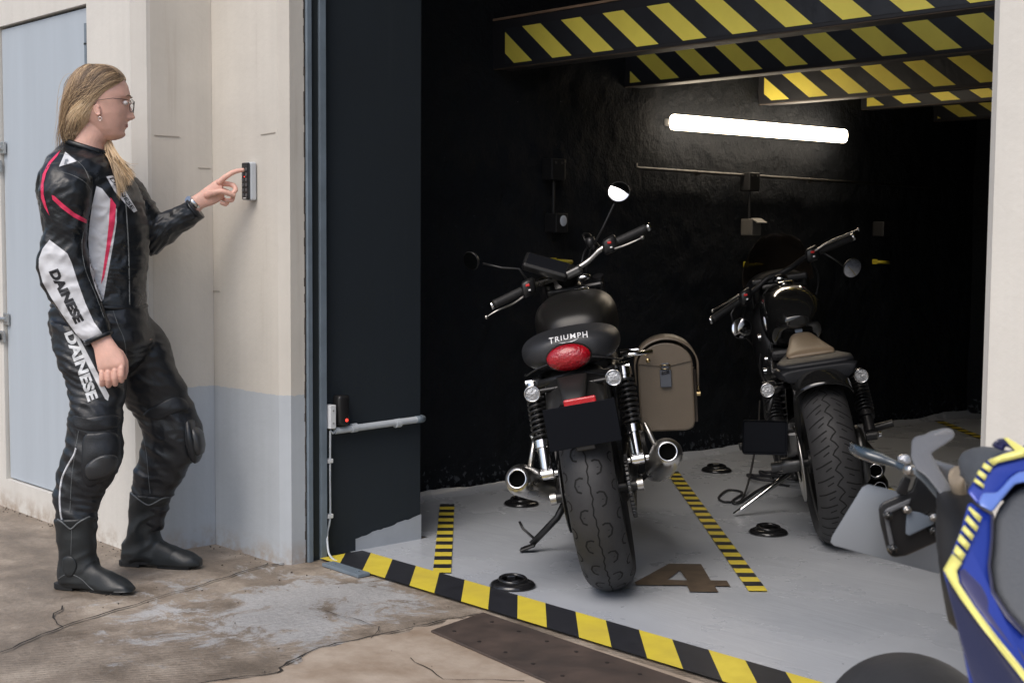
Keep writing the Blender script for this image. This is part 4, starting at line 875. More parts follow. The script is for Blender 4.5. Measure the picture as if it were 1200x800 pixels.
# chest: white flank panel with pink band
patch(JT, [(113, 218), (119.5, 221), (126.5, 230), (133, 238), (137, 246), (136.5, 262), (132, 290), (126.5, 320), (121, 352), (118.5, 353), (112, 338), (106, 318), (104.5, 300), (103.5, 280), (105, 262), (108, 240)], 'white_flank_panel', M_WLEA, jk)
patch(JT, [(129.5, 231), (136, 240.5), (134.5, 262), (129, 290), (122, 325), (118.4, 333), (120.5, 318), (124.5, 290), (127.5, 262)], 'pink_flank_band', M_PINK, jk, .0026)
patch(JT, [(124.5, 207), (132, 205.5), (146, 222), (161, 247), (157, 249), (146, 238), (134, 224)], 'white_chest_panel', M_WLEA, jk)
vs, fs_ = textdecal(JT, 'DAINESE', [(128, 209), (154, 246), (158, 244), (133, 208)], .0028, bold=.02); m = MB(); m.add(vs, fs_); pbuild(m, 'chest_lettering', M_BTAPE, jk)
# sleeve
patch(JT, [(58, 281), (50, 291), (45.5, 303), (45.5, 314), (50, 331), (60, 349), (76, 373), (89, 391), (101, 402.5), (119, 394), (119.5, 390), (110, 377), (100, 355), (91, 330), (84, 308), (79, 297), (70, 290)], 'white_sleeve_panel', M_WLEA, jk)
patch(JT, [(60.5, 228.5), (63.5, 229.5), (74, 239), (88, 250), (102, 257.5), (101.5, 262), (86, 254.5), (72, 244), (61.5, 234)], 'pink_sleeve_band', M_PINK, jk)
patch(JT, [(71, 176), (66.5, 180), (57, 190), (50, 204), (47.5, 218), (48, 232), (52, 243), (58, 253), (54, 240), (51, 228), (51, 215), (54, 203), (60, 191), (67, 183)], 'pink_shoulder_band', M_PINK, jk)
patch(JT, [(76.5, 178), (90, 189), (69, 195.5)], 'shoulder_logo', M_WLEA, jk)
patch(JT, [(76.5, 186.5), (79.5, 186.2), (80.5, 189), (77.5, 190), (79, 192), (75, 193)], 'logo_mark', mat('logo_grey', (.25, .27, .3), .4), jk, .003)
vs, fs_ = textdecal(JT, 'DAINESE', [(56, 317), (88, 380), (99.5, 377), (68, 314.5)], .003, shear=-.12, bold=.06); m = MB(); m.add(vs, fs_); pbuild(m, 'sleeve_lettering', M_BTAPE, jk)
# seams, zip, hem, cuffs, collar
def seam(tree, pts, r, name, m, par, lift=.0008, n=8, D=4.45):
    sp = spline([(p[0], p[1], 0) for p in pts], n); o = []
    for q in sp:
        h = hit(tree, q.x, q.y, lift)
        if h is not None: o.append(h)
    mb = MB(); mb.tube(o, r, 6); return pbuild(mb, name, m, par)
seam(JT, [(132, 186), (140, 202), (146, 225), (149, 260), (151, 300), (152, 357)], .0022, 'front_zip', M_PIPE, jk)
seam(JT, [(64, 200), (84, 205), (100, 214), (108, 226)], .0011, 'seam', M_PIPE, jk, .0003)
seam(JT, [(101, 262), (96, 285), (100, 315), (112, 345), (122, 372)], .0011, 'seam', M_PIPE, jk, .0003)
seam(JT, [(70, 180), (82, 183), (98, 196), (106, 214)], .0011, 'seam', M_PIPE, jk, .0003)
def band(sc0, sc1, name, m, grow=1.03, n=30, par=None):
    mb = MB(); a = (sc0[0], Vector(sc0[1])*grow, Vector(sc0[2])*grow, 2.2); c = (sc1[0], Vector(sc1[1])*grow, Vector(sc1[2])*grow, 2.2); mid = ((a[0]+c[0])/2, (a[1]+c[1])/2*1.03, (a[2]+c[2])/2*1.03, 2.2)
    mb.loft([a, mid, c], n); return pbuild(mb, name, m, par)
band(sec((99, 400), (130, 387), 4.42, .040), sec((101.5, 404.5), (132, 391), 4.42, .038), 'cuff', M_LEA, 1.04, par=jk)
band(sec((235, 257), (218.5, 236), 4.815, .042), sec((239, 254.5), (221, 233.5), 4.82, .040), 'cuff', M_LEA, 1.03, par=jk)
band(sec((75.5, 167), (131, 184.5), 4.59, .074), sec((76, 161.5), (130, 178), 4.588, .070), 'collar', M_LEA, 1.0, par=jk)
band(sec((63, 354), (170.5, 356.5), 4.61, .137), sec((62.5, 359.5), (170, 362), 4.61, .136), 'hem', M_LEA, 1.005, par=jk)
# watch and bracelet
wc = P(227.5, 238, 4.828); ax_ = (P(233, 233, 4.83)-P(222, 243, 4.826)).normalized()
m = MB(); m.lathe([(.0275, -.008), (.0295, -.006), (.0295, .006), (.0275, .008), (.0265, 0), (.0275, -.008)], wc, ax_, 32); wt = pbuild(m, 'watch', mat('steel_bracelet', (.62, .62, .62), .22, 1., bump=.001, bscale=90))
m = MB(); sd = Vector((-.45, -.75, .35)).normalized(); m.cyl(wc+sd*.022, wc+sd*.033, .013, n=24); pbuild(m, 'watch_case', mat('watch_steel', (.5, .5, .5), .2, 1.), wt)
bc = P(116.5, 398, 4.415); m = MB(); m.lathe([(.0375, -.0025), (.0395, 0), (.0375, .0025), (.0365, 0), (.0375, -.0025)], bc, (P(121, 408, 4.41)-P(113, 392, 4.42)).normalized(), 30); m.v = [tuple(Vector((bc.x+(v[0]-bc.x)*.98, bc.y+(v[1]-bc.y)*.72, v[2]))) for v in m.v]; pbuild(m, 'bracelet', M_BTAPE)
# trousers: lettering, piping, knee armour, seams
M_TLET = mat('trouser_lettering', (.60, .62, .64), .45)
vs, fs_ = textdecal(TT, 'DAINESE', [(74.5, 389), (103, 471), (116, 467.5), (87.5, 386)], .003, shear=-.1, bold=.045); m = MB(); m.add(vs, fs_); pbuild(m, 'trouser_lettering', M_TLET, tr)
patch(TT, [(84, 385), (87, 384.5), (103, 415), (119, 446), (128, 463), (126.5, 469.5), (123, 467), (114, 450), (98, 418)], 'white_stripe', M_TLET, tr)
seam(TT, [(89, 525), (86.5, 533), (79, 546), (73.5, 558), (71, 570), (70, 585), (71, 600), (73.5, 613)], .0034, 'white_piping', M_WLEA, tr, .001)
seam(TT, [(92, 505), (88, 530), (84, 560), (82, 600)], .0012, 'seam', M_PIPE, tr, .0003)
seam(TT, [(168, 510), (172, 535), (174, 560), (176, 578)], .0012, 'seam', M_PIPE, tr, .0003)
seam(TT, [(132, 362), (138, 380), (146, 400), (148, 430), (143, 455)], .0012, 'seam', M_PIPE, tr, .0003)
def pad(tree, poly, name, m, th, par, D, it=3):
    """padded panel: inset rings of a polygon lifted off the surface"""
    c = Vector((sum(p[0] for p in poly)/len(poly), sum(p[1] for p in poly)/len(poly))); pl = smooth_poly(poly, 5); k = len(pl); vs = []; rings = [(1, 0), (.97, .55), (.9, .85), (.75, 1.0), (.5, 1.1), (.22, 1.15)]
    for s_, h_ in rings:
        for p in pl:
            q = (c.x+(p[0]-c.x)*s_, c.y+(p[1]-c.y)*s_); hh = hit(tree, q[0], q[1], .001+th*h_, None)
            vs.append(hh if hh is not None else P(q[0], q[1], D))
    for r_i in range(len(rings)):                      # relax each ring so missing hits do not spike
        for _ in range(it):
            for j in range(k):
                a_, b2, c_ = vs[r_i*k+j-1 if j else r_i*k+k-1], vs[r_i*k+j], vs[r_i*k+(j+1) % k]; b2.y = (a_.y+2*b2.y+c_.y)/4
    fs_ = [(i*k+j, i*k+(j+1) % k, (i+1)*k+(j+1) % k, (i+1)*k+j) for i in range(len(rings)-1) for j in range(k)]+[tuple((len(rings)-1)*k+j for j in range(k))]
    mb = MB(); mb.add(vs, fs_, 0, True); return pbuild(mb, name, m, par)
pad(TT, [(98, 512), (112, 507), (130, 506), (141, 512), (142.5, 530), (138, 548), (126, 560), (108, 570), (99, 566), (95, 545)], 'knee_panel', M_LEAP, .006, tr, 4.42)
pad(TT, [(100, 546), (107, 539), (120, 533), (134, 532.5), (139, 538), (137, 548), (128, 557), (113, 563), (103, 562), (99, 554)], 'knee_slider', M_SLIDER, .019, tr, 4.40)
pad(TT, [(167, 487), (180, 476), (205, 465), (219, 470), (220, 479), (205, 484), (184, 492)], 'knee_cuff', M_LEAP, .004, tr, 4.70)
pad(TT, [(86, 487), (100, 489), (128, 486), (141, 488), (141.5, 497), (128, 503), (104, 505), (87, 500)], 'thigh_panel', M_LEAP, .004, tr, 4.42)
# far knee slider sticks forward of the shin
m = MB(); T = Matrix.Translation(P(230.5, 516, 4.70)) @ Matrix.Rotation(math.radians(-9), 4, 'Y'); m.loft([((0, 0, -.052), (.003, 0, 0), (0, .02, 0)), ((.002, 0, -.046), (.015, 0, 0), (0, .034, 0)), ((.004, 0, -.02), (.021, 0, 0), (0, .044, 0)), ((.004, 0, .02), (.021, 0, 0), (0, .044, 0)), ((.0, 0, .042), (.013, 0, 0), (0, .034, 0)), ((-.003, 0, .05), (.003, 0, 0), (0, .02, 0))], 20, X=T, e=2.6); pbuild(m, 'knee_slider', M_SLIDER, tr)
m = MB(); T = Matrix.Translation(P(226, 513, 4.71)) @ Matrix.Rotation(math.radians(-9), 4, 'Y'); m.loft([((0, 0, -.085), (.006, 0, 0), (0, .03, 0)), ((0, 0, -.07), (.017, 0, 0), (0, .05, 0)), ((0, 0, .0), (.024, 0, 0), (0, .062, 0)), ((0, 0, .06), (.015, 0, 0), (0, .05, 0)), ((0, 0, .07), (.005, 0, 0), (0, .03, 0))], 20, X=T, e=2.6); pbuild(m, 'knee_panel', M_LEAP, tr)
vs, fs_ = decal(TT, [(213, 494), (217, 493), (218, 508), (214, 509)], 2, .002, 4.7)
# boots: piping, soles, panels
seam(BT, [(64, 606), (72, 611), (80, 618), (84, 619), (92, 612), (103, 606), (115, 602)], .0028, 'boot_piping', M_PIPE, bo[0], .001)
seam(BF, [(152, 575), (160, 583), (172, 591), (179, 590), (190, 584), (202, 581)], .0028, 'boot_piping', M_PIPE, bo[1], .001)
seam(BT, [(84, 619), (83, 650)], .001, 'seam', M_PIPE, bo[0], .0003)
pad(BT, [(74, 654), (84, 652), (90, 662), (84, 675), (75, 672)], 'ankle_pad', M_BOOT, .004, bo[0], 4.40)
seam(BT, [(68, 678), (80, 672), (95, 678), (108, 690), (125, 697), (150, 695)], .0012, 'seam', M_PIPE, bo[0], .0003)
def sole(px0, px1, D0, D1, y0, par, heel, tp):
    a = P(px0, y0, D0); c = P(px1, y0, D1); ln = (c-a).length; t = Vector((c.x-a.x, c.y-a.y, 0)).normalized(); nn = Vector((-t.y, t.x, 0))
    out = []; prof = [(0, .018), (.04, .028), (.14, .034), (.3, .033), (.45, .031), (.62, .036), (.78, .040), (.9, .035), (.97, .022), (1.0, .008)]
    pts = [Vector((a.x, a.y, 0))+t*ln*u+nn*w for u, w in prof]+[Vector((a.x, a.y, 0))+t*ln*u-nn*w for u, w in prof[::-1]]
    m = MB(); m.prism([(p.x, p.y) for p in pts], .011, Matrix.Translation((0, 0, .010)), bev=.002)
    hp = [(0, .018), (.04, .028), (.14, .034), (.28, .033)]
    pts = [Vector((a.x, a.y, 0))+t*ln*u+nn*w for u, w in hp]+[Vector((a.x, a.y, 0))+t*ln*u-nn*w for u, w in hp[::-1]]
    m.prism([(p.x, p.y) for p in pts], .013, Matrix.Translation((0, 0, .001)), bev=.002)
    hp = [(.5, .031), (.62, .035), (.78, .039), (.9, .033)]
    pts = [Vector((a.x, a.y, 0))+t*ln*u+nn*w for u, w in hp]+[Vector((a.x, a.y, 0))+t*ln*u-nn*w for u, w in hp[::-1]]
    m.prism([(p.x, p.y) for p in pts], .011, Matrix.Translation((0, 0, .001)), bev=.002)
    return pbuild(m, 'sole', M_SOLE, par)
sole(67, 156, 4.44, 4.365, 703, bo[0], 0, 0); sole(142, 235, 4.76, 4.71, 671, bo[1], 0, 0)
# ================================================================== motorcycles
M_TYRE = mat('tyre_rubber', (.028, .028, .030), .62, bump=.0005, bscale=120, var=.25, vscale=8, rvar=.08)
M_GROOVE_SHADE = mat('tyre_groove_shade', (.004, .004, .004), .9)
M_SATIN = mat('satin_black_paint', (.014, .0135, .013), .36, spec=.35, rvar=.04, vscale=5)
M_GLOSS = mat('gloss_black_paint', (.010, .010, .010), .10, coat=.6)
M_FRAME = mat('black_frame', (.014, .014, .015), .35, bump=.0003, bscale=80)
M_VINYL = mat('seat_vinyl', (.022, .023, .026), .45, bump=.0005, bscale=260)
M_CHR = mat('chrome', (.75, .75, .76), .12, 1., bump=.0001, bscale=50)
M_ALU = mat('brushed_metal', (.55, .53, .50), .30, 1., bump=.0004, bscale=60, stretch=(1, .1, 1), rvar=.08)
M_DKM = mat('dark_metal', (.10, .10, .10), .38, .9, bump=.0004, bscale=60, var=.3)
M_ENG = mat('engine_black', (.02, .02, .021), .45, .3, bump=.001, bscale=40)
M_RED = mat('red_lens', (.33, .004, .012), .16, coat=.5, bump=.004, bscale=110, spec=.6, var=.3, vscale=90)
M_REDR = mat('red_reflector', (.50, .012, .02), .2, coat=.4, bump=.002, bscale=120)
M_CLR = mat('indicator_lens', (.45, .46, .48), .15, .5, coat=.6, bump=.006, bscale=110, var=.35, vscale=90)
M_PLATE = mat('blank_black_plate', (.005, .006, .009), .7, spec=.12)
M_HOLE = mat('pipe_inside', (.003, .003, .003), .95, spec=0.)
M_WHT = mat('white_print', (.78, .78, .78), .5)
M_MIR = mat('mirror_glass', (.9, .9, .92), .02, 1.)
M_REDB = mat('red_switch', (.7, .02, .02), .35)
M_BRASS = mat('brass', (.55, .42, .22), .3, 1.)
M_BAG = mat('brown_saddle_leather', (.10, .079, .057), .42, bump=.0005, bscale=160, var=.12, vscale=6, rvar=.06)
M_BAGD = mat('dark_brown_leather', (.055, .042, .032), .42, bump=.0005, bscale=160)
M_STRAP = mat('grey_strap', (.06, .068, .085), .5, bump=.0004, bscale=150)
M_SEATD = mat('dark_seat_plate', (.014, .015, .018), .5, spec=.3)
M_TAN = mat('tan_seat', (.20, .15, .10), .45, bump=.0006, bscale=120)

def tyre(parent, R_, W_, c, style, name='wheel', disc=None):
    """wheel part with its tyre (and black ribbons for the shade in its grooves) as children; axle along x"""
    c = Vector(c); rim = R_-W_*.62
    wheel = MB(); wheel.lathe([(rim+.004, -W_*.36), (rim+.010, -W_*.40), (rim-.012, -W_*.36), (rim-.03, -W_*.12), (rim-.03, W_*.12), (rim-.012, W_*.36), (rim+.010, W_*.40), (rim+.004, W_*.36)], c, (1, 0, 0), 56)
    for i in range(10):
        a = 2*PI*i/10
        for s in (-1, 1): wheel.tube([c+Vector((s*.05, .035*math.cos(a), .035*math.sin(a))), c+Vector((s*.012, (rim-.02)*math.cos(a+.08*s), (rim-.02)*math.sin(a+.08*s)))], [.013, .008], 8)
    wheel.cyl(c-Vector((.075, 0, 0)), c+Vector((.075, 0, 0)), .045, n=24)
    w_ = wheel.build(name, M_FRAME, parent)
    def prof(u):                                             # u in -1..1 across
        a = u*1.35; return R_-W_*.46*(1-math.cos(a))*.92, math.sin(a)/math.sin(1.35)*W_*.5
    pr = [(rim, -W_*.36), (rim+.02, -W_*.43)]+[prof(-1+2*i/24) for i in range(25)]+[(rim+.02, W_*.43), (rim, W_*.36)]
    t_ = MB().lathe(pr, c, (1, 0, 0), 96).build('tyre', M_TYRE, w_)
    def sp(a, u, up=.0006):
        r, x = prof(u); a2 = u*1.35; return c+Vector((x+math.sin(a2)*up, -(r+up)*math.sin(a), (r+up)*math.cos(a)))      # a=0 top, +a towards the back (-y)
    g = MB()
    def groove(pts, w0):  # black ribbon laid on the tread, colouring in the shade of a cut
        sm = []
        for (a0, u0), (a1, u1) in zip(pts[:-1], pts[1:]):
            L_ = math.hypot((a1-a0)*R_, (u1-u0)*W_*.6); k = max(1, int(L_/.006))
            sm += [(a0+(a1-a0)*i/k, u0+(u1-u0)*i/k) for i in range(k)]
        sm.append(pts[-1]); vs = []
        for i, (a, u) in enumerate(sm):
            a0, u0 = sm[max(0, i-1)]; a1, u1 = sm[min(len(sm)-1, i+1)]; da, du = (a1-a0)*R_, (u1-u0)*W_*.62; l = math.hypot(da, du) or 1; na, nu = -du/l, da/l
            ww = w0*.5; vs += [sp(a+na*ww/R_, u+nu*ww/(W_*.62)), sp(a-na*ww/R_, u-nu*ww/(W_*.62))]
        g.add(vs, [(2*i, 2*i+1, 2*i+3, 2*i+2) for i in range(len(sm)-1)], 0, True)
    A0, A1 = -.3, 3.1
    if style == 'hex':
        pitch = .155; k = int((A1-A0)/pitch); zig = []
        for i in range(k):
            a = A0+i*pitch; s = 1 if i % 2 else -1
            zig += [(a, .0), (a+pitch*.35, .035*s), (a+pitch*.65, -.015*s)]
            cx = .30*s
            groove([(a+pitch*.05, .15*s), (a-pitch*.02, .24*s), (a+pitch*.06, .36*s), (a+pitch*.42, .42*s), (a+pitch*.80, .36*s), (a+pitch*.92, .24*s)], .0058)
            groove([(a+pitch*.30, -.90*s), (a+pitch*.32, -.78*s), (a+pitch*.55, -.68*s), (a+pitch*.85, -.68*s), (a+pitch*1.05, -.80*s)], .0055)
            groove([(a+pitch*.45, cx+.0*s), (a+pitch*.49, cx+.0*s)], .006); groove([(a+pitch*.9, .72*s), (a+pitch*.94, .72*s)], .006)
        groove(zig, .0042)
    elif style == 'chev':
        pitch = .17; k = int((A1-A0)/pitch); zig = []
        for i in range(k):
            a = A0+i*pitch; zig += [(a, .02), (a+pitch*.28, .10), (a+pitch*.5, -.02), (a+pitch*.75, -.10)]
            groove([(a+.02, -.16), (a+pitch*.45, -.52), (a+pitch*.62, -.78)], .0055); groove([(a+pitch*.5+.02, .18), (a+pitch*.95, .52), (a+pitch*1.12, .78)], .0055)
            groove([(a+pitch*.55, -.2), (a+pitch*.8, -.4)], .0045); groove([(a+pitch*.1, .3), (a+pitch*.32, .48)], .0045)
        groove(zig, .005)
    if g.v: g.build('tread_groove_shade', M_GROOVE_SHADE, t_)
    return w_
def shock(parent, x, y0, z0, y1, z1, rs=.027, metal=None, coilm=None):
    a = Vector((x, y0, z0)); b_ = Vector((x, y1, z1)); t = (b_-a)
    m = MB(); m.cyl(a, a+t*.35, .014).cyl(a+t*.05, a+t*.30, .021).cyl(a+t*.28, a+t*.36, .031).cyl(a+t*.86, b_, .024).cyl(a+t*.9, a+t*.99, .03).cyl(a+t*.3, b_-t*.1, .013)
    m.cyl(a-Vector((.020, 0, 0)), a+Vector((.020, 0, 0)), .018).cyl(b_-Vector((.025, 0, 0)), b_+Vector((.025, 0, 0)), .019)
    o = m.build('shock_absorber', metal or M_CHR, parent)
    n = 9; pts = []
    tn = t.normalized(); up = Vector((1, 0, 0)); sd = tn.cross(up).normalized(); up = sd.cross(tn)
    for i in range(n*14+1): q = 2*PI*i/14; pts.append(a+t*(.36+.5*i/(n*14))+(up*math.cos(q)+sd*math.sin(q))*rs)
    MB().tube(pts, .0052, 8).build('spring', coilm or M_FRAME, o)
    for s in (-1, 1): MB().cyl(a+Vector((s*.026, 0, 0)), a+Vector((s*.036, 0, 0)), .012, n=6).build('bolt', M_CHR, o)
    return o
def silencer(parent, a, b_, r, pts, cap=True, m_=None):
    a = Vector(a); b_ = Vector(b_); t = (b_-a).normalized(); L_ = (b_-a).length
    m = MB(); m.lathe([(r*.62, 0), (r*.74, .004), (r*.86, .018), (r, .05), (r*1.02, L_*.45), (r*.97, L_*.8), (r*.6, L_), (.0, L_)], a, t, 36)
    o = m.build('silencer', m_ or M_ALU, parent)
    MB().lathe([(r*.60, .004), (r*.62, -.004), (r*.56, -.006), (r*.50, -.002), (r*.50, .03)], a, t, 32).build('end_ring', M_CHR, o)
    MB().lathe([(0, .012), (r*.56, .012)], a, t, 28).build('outlet', M_HOLE, o)
    if pts: MB().tube(spline(pts, 8), .019, 14).build('exhaust_pipe', m_ or M_ALU, o)
    return o
def mirror(parent, base, pts, c, r, nrm, glass_tilt=0):
    o = MB().tube(pts, .005, 8).ell(pts[0], (.011,)*3, 8).build('mirror', M_FRAME, parent)
    nrm = Vector(nrm).normalized(); c = Vector(c)
    MB().lathe([(0, -.022), (r*.5, -.020), (r*.9, -.010), (r*1.02, 0), (r*1.0, .004), (r*.94, .004)], c, nrm, 32).build('mirror_shell', M_FRAME, o)
    MB().lathe([(0, .0036+.1*r)]+[(r*.95*k/8, .0036+.1*r*(1-(k/8)**2)) for k in range(1, 9)], c, nrm, 32).build('mirror_glass', M_MIR, o)
    return o
def indicator(parent, root, c, r=.024, body=None):
    c = Vector(c); root = Vector(root)
    o = MB().tube([root, c+Vector((0, .02, 0))], .0075, 10).build('indicator', M_FRAME, parent)
    MB().lathe([(r*.25, .05), (r*.7, .045), (r, .022), (r*1.05, 0), (r*.95, -.004)], c, (0, 1, 0), 28).lathe([(r*.9, -.004), (r*.98, -.011), (r*1.08, -.008), (r*1.06, .004)], c, (0, 1, 0), 28).build('shell', body or M_CHR, o)
    MB().lathe([(0, -.007), (r*.5, -.0065), (r*.85, -.005), (r*.93, -.003)], c, (0, 1, 0), 28).build('lens', M_CLR, o)
def grip_set(parent, gi, go, lever, sw=True, rbend=0):
    gi = Vector(gi); go = Vector(go); t = (go-gi); tn = t.normalized()
    MB().lathe([(.0155, 0), (.0175, .004), (.0165, .01)]+[(.0165+.0008*(i % 2), .012+i*.004) for i in range(int(t.length/.004)-5)]+[(.0175, t.length-.003), (.014, t.length)], gi, tn, 20).build('grip', mat('grip_rubber', (.018, .018, .019), .6), parent)
    MB().lathe([(.0, .018), (.013, .018), (.0165, .014), (.0165, .0), (.012, 0)], go, tn, 24).build('bar_end_weight', M_CHR, parent)
    lv = [Vector(p) for p in lever]; MB().tube(spline(lv, 6), [.0085-.0035*i/(6*(len(lv)-1)) for i in range(6*(len(lv)-1)+1)], 10, flat=.6).ell(lv[-1], (.0085,)*3, 8).build('brake_lever' if go.x > 0 else 'clutch_lever', M_ALU, parent)
    if sw:
        c = gi-tn*.030; s = MB().loft([(c-tn*.030, (0, .022, 0), (0, 0, .022)), (c-tn*.022, (0, .028, 0), (0, 0, .032)), (c+tn*.020, (0, .028, 0), (0, 0, .034)), (c+tn*.028, (0, .020, 0), (0, 0, .024))], 20, e=3.2).build('switchgear', M_BLKP, parent)
        MB().box(c+Vector((0, -.029, .010)), (.016, .008, .010), None, .002).build('button', M_REDB, s)
        MB().box(c+Vector((.004, -.029, -.010)), (.010, .006, .007), None, .002).build('button', M_WHT, s)
        MB().tube([c+tn*-.03+Vector((0, .015, .0)), gi-tn*.05+Vector((0, .03, 0)), gi-tn*.02+Vector((0, .035, .0))], .011, 10).build('lever_clamp', M_FRAME, parent)
def cylinders(parent, w_, zz, yy, hh):
    """air-cooled twin with fins"""
    e_ = MB().box((0, yy, zz), (w_, .34, .22), None, .04).cyl((-w_*.62, yy+.06, zz-.01), (w_*.62, yy+.06, zz-.01), .085, n=32).cyl((-w_*.58, yy-.10, zz-.02), (w_*.58, yy-.10, zz-.02), .06, n=28).build('engine', M_ENG, parent)
    for i in range(9):
        MB().box((0, yy+.05, zz+.12+i*hh/9), (w_*.95+.01*(i % 2), .20, .006), None, .002).build('cooling_fin', M_ENG, e_)
    MB().box((0, yy+.05, zz+.12+hh/2), (w_*.72, .15, hh), None, .02).build('cylinder_block', M_ENG, e_)
    MB().box((0, yy+.05, zz+.13+hh), (w_*.9, .22, .05), None, .018).build('cylinder_head', M_ENG, e_)

# ------------------------------------------------------------------ front motorcycle
g1 = RK.inverted() @ Vector((-3.052, 3.262, 0)); 
def groundpt(px, py): v = ray(px, py); v = v*(-EYE/v.z); return Vector((v.x, v.y, 0))
loc = RK @ groundpt(720, 690)
b1 = empty('motorcycle', loc+Vector((0, 0, .006)), (0, math.radians(-11), YAW-math.radians(5)), 'matt black roadster motorcycle with oval red tail light, leaning on its stand in the front bay', 'motorcycle')
b1['label'] = 'matt black motorcycle with oval red tail light leaning in bay 4'
RW = .325; WC = (0, 0, RW)
tyre(b1, RW, .165, WC, 'hex', 'rear_wheel')
tyre(b1, .33, .11, (0, 1.42, .33), 'hex', 'front_wheel')
MB().tube([(-.11, 0, RW), (-.12, .25, .36), (-.12, .52, .40)], [.020, .026, .03], 12, flat=1.4).tube([(.11, 0, RW), (.12, .25, .36), (.12, .52, .40)], [.020, .026, .03], 12, flat=1.4).cyl((-.14, 0, RW), (.14, 0, RW), .018).cyl((-.13, .5, .40), (.13, .5, .40), .03).build('swingarm', M_FRAME, b1)
for s in (-1, 1):
    MB().cyl((s*.135, 0, RW), (s*.155, 0, RW), .022, n=6).build('axle_nut', M_ALU, b1)
    shock(b1, s*.152, .02, .405, .13, .70, .029)
silencer(b1, (-.236, -.13, .43), (-.185, .34, .30), .052, [(-.188, .33, .305), (-.18, .5, .255), (-.16, .8, .23), (-.13, 1.0, .30), (-.10, 1.05, .45)])
silencer(b1, (.252, -.13, .435), (.205, .34, .30), .052, [(.208, .33, .305), (.19, .5, .255), (.16, .8, .23), (.13, 1.0, .30), (.10, 1.05, .45)])
for s in (-1, 1): MB().tube([(s*.215, .12, .42), (s*.19, .18, .50), (s*.15, .25, .55)], .010, 8).build('silencer_hanger', M_ALU, b1)
# footpeg left, chain on the right
o = MB().cyl((-.15, .30, .47), (-.215, .28, .46), .012).tube([(-.20, .25, .515), (-.185, .28, .44), (-.165, .32, .40)], .011, 8).build('footpeg', M_ALU, b1)
m = MB()
for i in range(58):
    u = i/29.; 
    if i < 29: p = Vector((.112, -.10+.62*u*1.0, RW+.10)) if False else Vector((.112, .0+.52*u, RW+.098-.02*u))
    else: p = Vector((.112, .52-.52*(u-1), RW-.062+.02*u*0-.02))
    m.box(p, (.014, .014, .013), None, .003)
for i in range(20):
    a = PI/2+PI*i/19; m.box(Vector((.112, .098*math.cos(a), RW+.098*math.sin(a))), (.014, .014, .014), (a, 0, 0), .003)
m.build('chain', M_DKM, b1)
m = MB(); m.lathe([(.0, -.004), (.086, -.004), (.086, .004), (.0, .004)], (.112, 0, RW), (1, 0, 0), 40)
for i in range(40): a = 2*PI*i/40; m.box((.112, .09*math.cos(a), RW+.09*math.sin(a)), (.007, .008, .010), (a+PI/2, 0, 0))
m.build('sprocket', M_ALU, b1)
MB().lathe([(.05, -.0025), (.12, -.0025), (.12, .0025), (.05, .0025), (.05, -.0025)], (-.105, 0, RW), (1, 0, 0), 40).build('brake_disc', M_DKM, b1)
MB().box((-.115, .10, RW+.03), (.04, .09, .06), None, .01).build('brake_caliper', M_FRAME, b1)
# mudguard
def fender(parent, c, R_, W_, a0, a1, m_, th=.004, name='mudguard', dome=.28, n=30):
    vs = []; k = 14
    for i in range(n+1):
        a = a0+(a1-a0)*i/n
        for j in range(k+1):
            u = -1+2*j/k; q = u*1.45; r = R_-W_*.5*dome*2*(1-math.cos(q)); x = W_*.5*math.sin(q)/math.sin(1.45)
            vs.append((x+c[0], c[1]-r*math.sin(a), c[2]+r*math.cos(a)))
    K_ = (n+1)*(k+1); fs_ = [(i*(k+1)+j, i*(k+1)+j+1, (i+1)*(k+1)+j+1, (i+1)*(k+1)+j) for i in range(n) for j in range(k)]
    mb = MB(); mb.add(vs, fs_, 0, True)
    me = mb.mesh(name); me.materials.append(m_); o = link(name, me, parent); md = o.modifiers.new('t', 'SOLIDIFY'); md.thickness = th; md.offset = -1
    return o
fender(b1, WC, .428, .196, -.9, .80, M_SATIN, .004, 'mudguard')
# tail: light, arm, reflector, plate
o = MB().ell((0, -.175, .790), (.074, .035, .046), 18).build('tail_light', M_SATIN, b1)
MB().ell((0, -.186, .790), (.070, .034, .042), 20).build('lens', M_RED, o)
MB().loft([((0, -.20, .735), (.050, 0, 0), (0, .02, 0)), ((0, -.25, .70), (.042, 0, 0), (0, .022, 0)), ((0, -.30, .672), (.036, 0, 0), (0, .018, 0)), ((0, -.315, .655), (.05, 0, 0), (0, .010, 0))], 20, e=3).build('plate_bracket', M_SATIN, b1)
MB().cyl((-.13, -.175, .70), (.13, -.175, .70), .007).build('indicator_bar', M_FRAME, b1)
indicator(b1, (-.06, -.175, .70), (-.133, -.185, .697)); indicator(b1, (.06, -.175, .70), (.127, -.185, .703))
MB().box((.018, -.325, .662), (.100, .010, .024), (0, 0, 0), .005).build('reflector', M_REDR, b1)
T = Matrix.Translation((.012, -.325, .590)) @ Matrix.Rotation(math.radians(4), 4, 'X')
MB().box((0, 0, 0), (.222, .004, .132), None, .0015, X=T).build('number_plate', M_PLATE, b1)
MB().box((.01, -.315, .56), (.06, .006, .10), None, .004).build('plate_holder', M_FRAME, b1)
